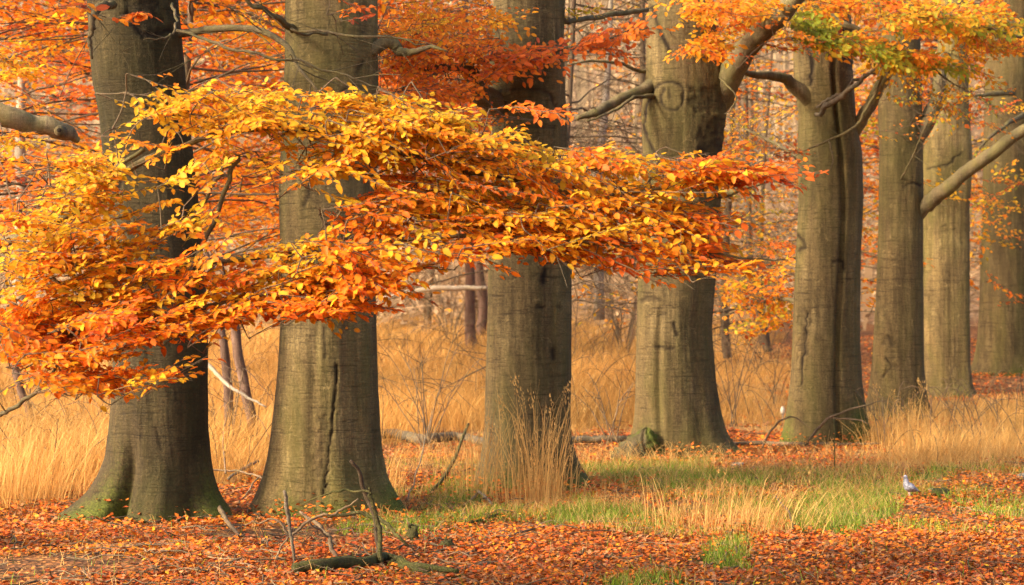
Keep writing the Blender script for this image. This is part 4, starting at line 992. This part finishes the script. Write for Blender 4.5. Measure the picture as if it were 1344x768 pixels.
# ------------------------------------------------------------------ far wood and brush (read as one mass)
def far_mass(name, n_tr, n_tw, n_lf, d0, d1, hmin, hmax, r0, lc, tc, margin, zlo=0.0):
    lv = Leaves()
    # stems and twigs as long thin slats with thickness from crossing pairs
    for (n, Lr, Wr, vert) in ((n_tr, (hmax * .7, hmax), (.10, .3), True), (n_tw, (.8, 2.6), (.012, .035), False)):
        x, y = scatter(n, d0, d1, 0, margin)
        g_ = ground(x, y)
        if vert:
            z = g_ - .3; T = np.stack([rng.normal(0, .05, n), rng.normal(0, .05, n), np.ones(n)], -1); z0 = z
        else:
            z0 = g_ + zlo + rng.random(n) ** .8 * hmax; T = np.stack([rng.normal(0, 1, n), rng.normal(0, .6, n), rng.normal(.25, .7, n)], -1)
        L_ = rng.uniform(*Lr, n); W = rng.uniform(*Wr, n)
        C = np.array(tc) * rng.uniform(.5, 1.5, (n, 1)) 
        lv.add(np.stack([x, y, z0], -1), T, np.stack([rng.normal(0, .4, n), -np.ones(n), rng.normal(0, .4, n)], -1), L_, W, C)
    x, y = scatter(n_lf, d0, d1, 0, margin); g_ = ground(x, y)
    clump = vnoise(x * .35, y * .35); zz = rng.random(n_lf)
    z = g_ + zlo + zz * hmax
    dens = vnoise(x * .5 + 11, z * .55 + y * .2) > .42
    x, y, z = x[dens], y[dens], z[dens]; n = len(x)
    a = rng.normal(0, 1, (n, 3)); a[:, 2] *= .4
    tt = lc[0] + lc[1] * (vnoise(x * .22, z * .3) - .5) + rng.normal(0, .09, n)
    C = pal(tt) * rng.uniform(.55, 1.0, (n, 1))
    dead = rng.random(n) < lc[2]
    C[dead] = np.array([.36, .235, .12]) * rng.uniform(.6, 1.5, (dead.sum(), 1))
    lv.add(np.stack([x, y, z], -1), a, rng.normal(0, .6, (n, 3)) + np.array([-.2, -.5, .8]), rng.uniform(.12, .26, n), rng.uniform(.08, .17, n), C)
    o = lv.build(name, DRY, full=False); tag(o, kind='stuff'); return o
far_mass('far_wood', 420, 30000, 120000, 74, 125, 3, 17, .1, (.46, .45, .78), (.28, .195, .105), 1.35)
far_mass('brushwood', 60, 16000, 9000, 52, 76, .5, 3.2, .05, (.58, .4, .7), (.30, .19, .095), 1.3)

# ------------------------------------------------------------------ fallen wood, sticks, stones
def wood(name, segs, mat, label, cat, group=None, origin=None, tone=1.0, parts=None, moss=0.0):
    """segs: list of (points, radii); the first is the main piece"""
    m = MB()
    for pts, rad in segs:
        n = max(8, 6 * len(pts))
        p = wob(curve(pts, n), .009)
        m.tube(p, np.interp(np.linspace(0, 1, n), np.linspace(0, 1, len(rad)), rad), 9, c=(tone, moss, 0), bumps=.06)
    o0 = tuple(segs[0][0][0]) if origin is None else origin
    o = m.build(name, mat, None, o0); tag(o, label, cat, group); return o
def gl(seq, lift=.02):
    """ground points from pixels, with a height above the ground each: (px, py, h)"""
    return [Gp(q[0], q[1], (q[2] if len(q) > 2 else 0) + lift) for q in seq]
def up_from(px, py, *hs):
    """points standing over the ground point at (px,py): offsets (dx_px, height m)"""
    b = Gp(px, py); return [b + np.array([dx / F * b[1], dy, h]) for dx, dy, h in hs]

# grey log behind the row
L1 = gl([(488, 582), (520, 580), (560, 586), (600, 583), (640, 590)], .08)
o = wood('fallen_log', [(L1, [.05, .055, .04])], DEADWOOD, 'weathered grey fallen log lying in straw between split and knot-holed trunks', 'log', tone=.75)
L2 = gl([(740, 581), (800, 583), (850, 586)], .06)
wood('fallen_log', [(L2, [.04, .035, .03])], DEADWOOD, 'thin grey fallen log between the knot-holed and eye-scarred trunks', 'log', tone=.65)
wood('fallen_log', [(gl([(72, 620), (105, 613), (142, 606)], .10), [.035, .035, .03])], BIRCH, 'short pale yellowish log in the straw left of the first trunk', 'log', tone=1.1)
wood('dead_branch', [([P(272, 478, 19.5), P(295, 500, 19.4), P(318, 517, 19.3), P(350, 535, 19.2)], [.022, .02, .015, .008])], BIRCH, 'pale bare branch slanting across the pine stem pair', 'branch', tone=1.0)
wood('dead_branch', [([P(500, 393, 40), P(560, 380, 40), P(610, 378, 40), P(640, 378, 40)], [.05, .06, .05, .04])], BIRCH, 'long whitish branch held level beyond the straw field', 'branch', tone=1.05)
# fallen branch in front of tree 5
FB = gl([(958, 589), (1000, 588), (1055, 590), (1100, 589), (1155, 588)], .05)
rb = Gp(1055, 590); D5b = rb[1]
wood('fallen_branch', [(FB, [.022, .026, .025, .02, .009]),
    ([P(1055, 588, D5b), P(1075, 562, D5b - .1), P(1100, 543, D5b - .2), P(1135, 532, D5b - .3), P(1165, 525, D5b - .3)], [.016, .014, .012, .008, .004]),
    ([P(1092, 549, D5b - .1), P(1120, 550, D5b - .3), P(1140, 556, D5b - .4)], [.010, .008, .004]),
    ([P(1000, 588, D5b), P(1012, 566, D5b), P(1030, 549, D5b - .1), P(1045, 549, D5b - .1), P(1064, 562, D5b - .2)], [.014, .012, .010, .007, .004]),
    ([P(1004, 570, D5b), P(985, 569, D5b), P(975, 572, D5b)], [.006, .005, .003]),
    ([P(1005, 590, D5b), P(1010, 606, D5b - .8)], [.010, .006]), ([P(1125, 589, D5b), P(1118, 604, D5b - .8)], [.010, .006])],
    TWIG, 'long brown fallen branch with arching side twigs before the mossy-footed trunk', 'branch', tone=.95)
wood('sapling_stick', [([*up_from(1096, 622, (0, 0, -.02), (-1, 0, .25), (-1, 0, .5))], [.006, .006, .004])], MOSSY, 'thin upright greenish stick before the mossy-footed trunk', 'stick')
# foreground mossy branch with its upright dead sticks
b = Gp(455, 756)
main = gl([(385, 757), (430, 754), (480, 748), (512, 742), (540, 752), (600, 762)], .05)
wood('mossy_branch', [(main, [.03, .037, .036, .032, .025, .012]), (gl([(515, 745), (550, 756), (610, 764)], .03), [.02, .018, .010])], MOSSY, 'thick green mossy branch lying in the foreground leaves', 'branch', tone=.8, moss=.32)
d0 = Gp(490, 745)[1]
wood('dead_stick', [([P(497, 742, d0), P(492, 690, d0 + .1), P(480, 645, d0 + .15), P(461, 604, d0 + .1)], [.013, .015, .014, .010])], TWIG, 'dark snapped stick standing tallest out of the mossy branch', 'stick', 'sticks standing in the foreground', tone=.55)
wood('dead_stick', [([P(500, 740, d0 - .05), P(496, 690, d0), P(488, 655, d0), P(484, 640, d0)], [.016, .014, .012, .006]),
                    ([P(488, 648, d0), P(460, 643, d0 + .1), P(430, 647, d0 + .1), P(400, 662, d0 + .2)], [.007, .007, .006, .003])], MOSSY, 'greenish upright stick with an arched side twig on the mossy branch', 'stick', 'sticks standing in the foreground')
d1_ = Gp(385, 745)[1]
wood('dead_stick', [([P(391, 750, d1_), P(382, 710, d1_), P(378, 672, d1_), P(374, 643, d1_)], [.007, .010, .013, .009])], DEADWOOD, 'pale bare stick standing upright left of the mossy branch', 'stick', 'sticks standing in the foreground', tone=1.0)
wood('dead_branch', [([P(442, 738, d0 + .1), P(432, 705, d0 + .2), P(412, 685, d0 + .3), P(392, 672, d0 + .4)], [.014, .013, .012, .008]),
                     ([P(432, 705, d0 + .2), P(412, 690, d0 + .1), P(395, 672, d0 + .1)], [.008, .007, .004]),
                     ([P(382, 705, d0), P(410, 680, d0), P(445, 672, d0), P(470, 655, d0)], [.008, .009, .008, .004]),
                     ([P(380, 702, d0), P(365, 685, d0), P(345, 682, d0), P(320, 690, d0)], [.007, .007, .006, .004]),
                     ([P(378, 705, d0), P(362, 735, d0), P(357, 765, d0 - .1)], [.006, .006, .005])], TWIG, 'tangled forked twigs arching over the pale upright stick', 'branch', tone=1.3)
wood('dead_branch', [([P(430, 678, d0 + .6), P(480, 675, d0 + .6), P(505, 686, d0 + .5), P(525, 705, d0 + .4), P(536, 716, d0 + .4)], [.010, .012, .012, .010, .006])], MOSSY, 'curved mossy twig behind the upright sticks by the split trunk', 'branch')
def stump(px, py, h, r, label, mat=MOSSY):
    b = Gp(px, py); m = MB()
    zz = np.linspace(-.1, h, 12)
    m.tube(np.stack([b[0] + .1 * zz, b[1] + 0 * zz, b[2] + zz], -1), r * (1.5 - .7 * np.clip(zz / h, 0, 1)), 14, c=(.9, .3, 0), bumps=.16)
    for k in range(5):
        a = rng.uniform(0, 6.28); q = b + np.array([math.cos(a) * r * .6, math.sin(a) * r * .6, h - .01])
        m.tube([q, q + np.array([rng.normal(0, .01), 0, rng.uniform(.005, .03)])], [r * .3, .01], 6, c=(.7, .2, 0))
    o = m.build('stump', mat, None, tuple(b)); tag(o, label, 'stump', 'small mossy stumps')
stump(541, 712, .11, .032, 'small broken stump just right of the split trunk foot')
stump(586, 722, .055, .045, 'low rounded stump in the leaves right of the broken stump')
def mossy_stub(px, py, d, label):
    b = P(px, py, d); b[2] = float(ground(b[0], b[1])); m = MB()
    U, V = np.meshgrid(np.linspace(0, 2 * np.pi, 36, endpoint=False), np.linspace(0, 1, 22))
    rad = .25 * (1 - V) ** .65 + .01
    n_ = vnoise(np.cos(U) * 2.2 + V * 3 + 5, np.sin(U) * 2.2 + V * 2) - .5; n2_ = vnoise(np.cos(U) * 6 + V * 9, np.sin(U) * 6 + 4) - .5
    rad = rad * (1 + .9 * n_ + .7 * n2_ + .35 * (vnoise(U * 7, V * 16) - .5))
    v = np.stack([b[0] + rad * np.cos(U) + .13 * V, b[1] + rad * np.sin(U) * .8 + .08 * V, b[2] - .05 + .36 * V + .05 * n2_ * (V > .05)], -1).reshape(-1, 3)
    i = np.arange(21)[:, None] * 36; j = np.arange(36)[None]; kk = (j + 1) % 36
    mo = np.clip(.05 + .75 * V + 1.3 * n_ + .5 * np.cos(U), 0, .85).reshape(-1)
    m.add(v, np.stack([i + j, i + kk, i + 36 + kk, i + 36 + j], -1).reshape(-1, 4), None, np.stack([np.full(len(mo), .8), mo, 0 * mo], -1))
    o = m.build('stump', LIMB, None, tuple(b)); tag(o, label, 'stump', 'small mossy stumps')
mossy_stub(832, 592, 19.75, 'mossy pointed stump against the left foot of the eye-scarred trunk')
# sticks lying about
def stick(seq, rad, mat, label, tone=1.0, lift=.02, extra=None):
    segs = [(gl(seq, lift), rad)]
    for e in extra or []: segs.append((gl(e, lift), rad[-2:]))
    wood('fallen_stick', segs, mat, label, 'stick', 'sticks lying on the fallen leaves', tone=tone)
stick([(275, 668, .12), (292, 690, .06), (312, 708, .0)], [.018, .018, .012], TWIG, 'dark short stick with a pale cut end by the first trunk foot', 1.0)
stick([(110, 735), (180, 722), (235, 721), (285, 733), (330, 742)], [.006, .010, .012, .009, .005], TWIG, 'long curved twig lying across the leaves in the lower left', 1.7)
stick([(255, 752), (300, 744), (340, 752), (395, 758)], [.012, .014, .012, .008], TWIG, 'bent twig lying just left of the mossy branch', 1.6)
stick([(598, 752), (640, 745), (682, 738)], [.012, .013, .009], DEADWOOD, 'pale short stick on the red leaves right of the mossy branch', 1.1)
stick([(600, 738), (660, 710), (750, 685)], [.010, .010, .005], TWIG, 'thin dark twig slanting over the leaves below the tallest tuft', 1.0)
stick([(575, 700), (650, 680), (702, 662)], [.010, .011, .006], MOSSY, 'mossy twig lying at the foot of the tallest tuft', 1.0)
stick([(575, 672), (610, 664), (628, 655, .04)], [.010, .011, .008], DEADWOOD, 'pale brown stick below the thin straw tuft', .9)
stick([(627, 655, .05), (648, 668)], [.012, .010], DEADWOOD, 'short pale snapped stick right below the thin straw tuft', 1.1)
stick([(535, 668, .05), (552, 640, .22), (568, 598, .45)], [.005, .006, .003], DEADWOOD, 'thin pale stalk standing between split trunk and thin tuft', 1.1)
stick([(565, 652, 0), (590, 632, .15), (615, 604, .32)], [.014, .017, .014], MOSSY, 'green mossy pole leaning toward the knot-holed trunk', 1.0)
stick([(170, 665, .1), (235, 652, .16), (300, 646, .16), (340, 652, .14), (368, 664, .06)], [.004, .007, .008, .007, .005], TWIG, 'long thin twig propped in front of the first trunk foot', 1.6, extra=[[(296, 650, .16), (293, 618, .3), (298, 598, .42)], [(340, 652, .14), (318, 665, .05), (308, 676, .0)]])
stick([(1018, 672, .10), (1035, 690, .07), (1040, 704, .0)], [.007, .007, .005], TWIG, 'small dark hooked twig in the low straw by the green patch', .8)
stick([(300, 638, .04), (322, 628, .08), (340, 622, .1)], [.012, .014, .012], DEADWOOD, 'pale stick end beside the left side of the split trunk', 1.2)

# brambles / bare shrubs
def shrub(px, py, n, h, sp, label, r=.006, tone=1.2, mat=TWIG):
    b = Gp(px, py); m = MB()
    for _ in range(n):
        a = rng.uniform(0, 6.28); q = np.linspace(0, 1, 12)[:, None]
        dr = np.array([math.cos(a) * sp, math.sin(a) * sp * .4, 0]); H = h * rng.uniform(.6, 1.15)
        arch = rng.uniform(.2, .9)
        p = b + rng.normal(0, .04, 3) * np.array([1, 1, 0]) + q * dr * rng.uniform(.4, 1.3) + np.array([0, 0, 1]) * (H * (q * (1 + arch) - arch * q ** 2.4)) 
        p = wob(p, .012)
        m.tube(p, np.linspace(r, r * .35, 12), 4, c=(tone, 0, 0), cap=False)
        twiglets(m, p, 4, H * .4, r * .6, .9, sub=1)
    o = m.build('bare_shrub', mat, None, tuple(b)); tag(o, label, 'shrub', 'bare twiggy shrubs')
shrub(560, 590, 12, 1.1, .8, 'bare arching shrub above the weathered grey log')
shrub(300, 606, 9, .8, .7, 'low bare shrub in straw around the pine stem pair')
shrub(95, 590, 7, .6, .9, 'bare arching brambles in straw left of the first trunk')
shrub(800, 584, 6, .7, .6, 'small bare shrub between knot-holed and eye-scarred trunks', .007)
shrub(690, 560, 8, 1.2, .9, 'bare shrub half hidden behind the knot-holed trunk')
shrub(960, 560, 5, 1.3, .5, 'thin bare shrub at the right foot of the eye-scarred trunk')
shrub(820, 470, 12, 3.2, 2.2, 'wide bare bush beyond the straw left of the eye-scarred trunk', .016)
shrub(590, 455, 12, 3.4, 2.6, 'wide bare bush at the back of the straw field', .018)

# stones, bird, mushroom
def stone(px, py, sx, sy, sz, label, mat=STONE, moss=.0, tone=1.0, sink=.3):
    b = Gp(px, py); m = MB()
    nu, nv = 18, 10
    U, V = np.meshgrid(np.linspace(0, 2 * np.pi, nu, endpoint=False), np.linspace(-np.pi / 2, np.pi / 2, nv))
    dirs = np.stack([np.cos(U) * np.cos(V), np.sin(U) * np.cos(V), np.sin(V)], -1)
    k = 1 + .35 * (vnoise(dirs[..., 0] * 2 + px, dirs[..., 1] * 2 + dirs[..., 2] * 1.7) - .5)
    v = dirs * k[..., None] * np.array([sx, sy, sz]) + b + np.array([0, 0, sz * (1 - sink)])
    i = np.arange(nv - 1)[:, None] * nu; j = np.arange(nu)[None]; kk = (j + 1) % nu
    mo = np.clip(moss * (1 - dirs[..., 2]), 0, 1).reshape(-1)
    m.add(v.reshape(-1, 3), np.stack([i + j, i + kk, i + nu + kk, i + nu + j], -1).reshape(-1, 4), None, np.stack([np.full(nu * nv, tone), mo, 0 * mo], -1))
    o = m.build('stone', mat, None, tuple(b)); tag(o, label, 'stone', 'stones on the forest floor')
stone(1234, 652, .08, .06, .042, 'dark mossy stone with pale streaks right of the small grey bird', MOSSY, .45, .55)
stone(1222, 647, .03, .03, .022, 'small whitish stone touching the dark mossy stone', STONE, 0, 1.1)
stone(1342, 630, .05, .05, .035, 'grey rounded stone cut by the right edge', STONE, .3, .55)
stone(968, 612, .07, .05, .025, 'low pale grey stones in leaves before the eye-scarred trunk', STONE, 0, .9)

def plain_noise_mat(name, c1, c2, scale, rough=.7):
    m, nt, N, L = newmat(name)
    out = N.new('ShaderNodeOutputMaterial'); b = N.new('ShaderNodeBsdfPrincipled'); b.inputs['Roughness'].default_value = rough
    tc = N.new('ShaderNodeTexCoord'); n = N.new('ShaderNodeTexNoise'); n.inputs['Scale'].default_value = scale; n.inputs['Detail'].default_value = 5
    r = ramp(N, [(.38, c1), (.62, c2)]); L.new(tc.outputs['Object'], n.inputs[0]); L.new(n.outputs[0], r.inputs[0]); L.new(r.outputs[0], b.inputs['Base Color']); L.new(b.outputs[0], out.inputs[0])
    return m
FEATHER = plain_noise_mat('grey_feathers', (.10, .10, .115), (.29, .275, .30), 60)
BEAK = plain_noise_mat('beak', (.10, .08, .07), (.2, .15, .12), 30)
LEG = plain_noise_mat('bird_leg', (.35, .16, .10), (.45, .22, .15), 30)
CAP = plain_noise_mat('mushroom_cap', (.46, .39, .27), (.62, .55, .42), 14)

def bird(px, py):
    b = Gp(px, py); H = .185
    g = empty('bird', b, 'small pale grey bird standing at the edge of the green grass', 'bird')
    m = MB()
    # one continuous body swept tail -> rump -> breast -> neck -> head -> bill root (faces left)
    ctl = np.array([(.095, .02, .062), (.060, .012, .072), (.025, .005, .082), (-.004, 0, .092), (-.022, -.004, .110), (-.030, -.008, .130), (-.034, -.010, .148), (-.040, -.012, .162), (-.052, -.016, .163)]) * np.array([.8, 1, 1.12])
    rad = [.006, .020, .034, .038, .031, .020, .0165, .017, .007]
    p = curve(ctl, 40) + b
    m.tube(p, np.interp(np.linspace(0, 1, 40), np.linspace(0, 1, len(rad)), rad), 16, c=(1, 0, 0))
    m.build('body', FEATHER, g, b)
    k = MB(); k.tube([b + np.array([-.043, -.017, .182]), b + np.array([-.053, -.019, .179]), b + np.array([-.063, -.022, .173])], [.005, .004, .001], 8); k.build('beak', BEAK, g, b)
    for s in (-1, 1):
        w = MB(); pts = np.array([(-.010, s * .034, .110), (.016, s * .040, .100), (.048, s * .03, .083), (.08, s * .018, .069)]) + b
        w.tube(curve(pts, 14), np.interp(np.linspace(0, 1, 14), [0, .35, 1], [.010, .017, .003]), 8); w.build('wing', FEATHER, g, b)
        l = MB(); f0 = b + np.array([.0, s * .015, .062])
        l.tube([f0, f0 + np.array([.006, 0, -.03]), b + np.array([.0, s * .016, .002])], [.008, .004, .0025], 8)
        for a in (-.6, 0, .6): l.tube([b + np.array([0, s * .016, .003]), b + np.array([-.018 * math.cos(a), s * .016 + .018 * math.sin(a), .001])], [.0022, .001], 5)
        l.build('leg', LEG, g, b)
        e = MB(); q = b + np.array([-.033, -.012 + s * .0155, .186]); e.tube([q, q + np.array([0, s * .003, 0])], [.0028, .0015], 8); e.build('eye', BEAK, g, b)
bird(1193, 656)

mp = Gp(1027, 553) + np.array([0, 0, .135]); gz = float(ground(mp[0], mp[1]))
mg = empty('mushroom', (mp[0], mp[1], gz), 'small white mushroom by the left foot of the ridged mossy-footed trunk', 'mushroom')
org = (mp[0], mp[1], gz)
m = MB(); m.tube([(mp[0], mp[1], gz - .02), (mp[0] + .004, mp[1], gz + .08), (mp[0], mp[1], mp[2] - .02)], [.014, .012, .012], 10); m.build('stem', CAP, mg, org)
m = MB(); h_ = mp[2]
m.tube([(mp[0], mp[1], h_ - .05), (mp[0], mp[1], h_ - .03), (mp[0], mp[1], h_ + .01), (mp[0], mp[1], h_ + .04), (mp[0], mp[1], h_ + .055)], [.026, .032, .030, .020, .006], 14); m.build('cap', CAP, mg, org)

# ------------------------------------------------------------------ light, sky, camera
SUN_EL, SUN_AZ = 31.0, 64.0      # elevation; degrees to the left of straight behind the camera
el, az = math.radians(SUN_EL), math.radians(SUN_AZ)
to_sun = Vector((-math.sin(az) * math.cos(el), -math.cos(az) * math.cos(el), math.sin(el)))
sun = bpy.data.lights.new('Sun', 'SUN'); sun.energy = 1.5; sun.angle = math.radians(11); sun.color = (1, .87, .66)
so = bpy.data.objects.new('Sun', sun); COL.objects.link(so); so.rotation_euler = to_sun.to_track_quat('Z', 'Y').to_euler(); so.location = (0, 0, 30)
w = bpy.data.worlds.new('World'); S.world = w; w.use_nodes = True
nt = w.node_tree
for n in list(nt.nodes): nt.nodes.remove(n)
sky = nt.nodes.new('ShaderNodeTexSky'); sky.sky_type = 'NISHITA'; sky.sun_disc = False
sky.sun_elevation = el; sky.sun_rotation = math.atan2(to_sun.x, to_sun.y)
sky.dust_density = 5; sky.air_density = .8; sky.ozone_density = .5
bg = nt.nodes.new('ShaderNodeBackground'); bg.inputs[1].default_value = .09
ow = nt.nodes.new('ShaderNodeOutputWorld'); nt.links.new(sky.outputs[0], bg.inputs[0]); nt.links.new(bg.outputs[0], ow.inputs[0])

cam = bpy.data.cameras.new('Camera'); co = bpy.data.objects.new('Camera', cam); COL.objects.link(co)
co.location = (0, 0, CAMZ); co.rotation_euler = (math.radians(90), 0, 0)
cam.lens = 70; cam.sensor_width = 36; cam.shift_y = -12 / 1344; cam.clip_end = 1000; cam.clip_start = .1
cam.dof.use_dof = True; cam.dof.focus_distance = 12.5; cam.dof.aperture_fstop = 4.0
S.camera = co
S.view_settings.view_transform = 'Standard'; S.view_settings.look = 'None'; S.view_settings.gamma = 1; S.view_settings.exposure = 2.48
S.cycles.max_bounces = 8; S.cycles.transparent_max_bounces = 4
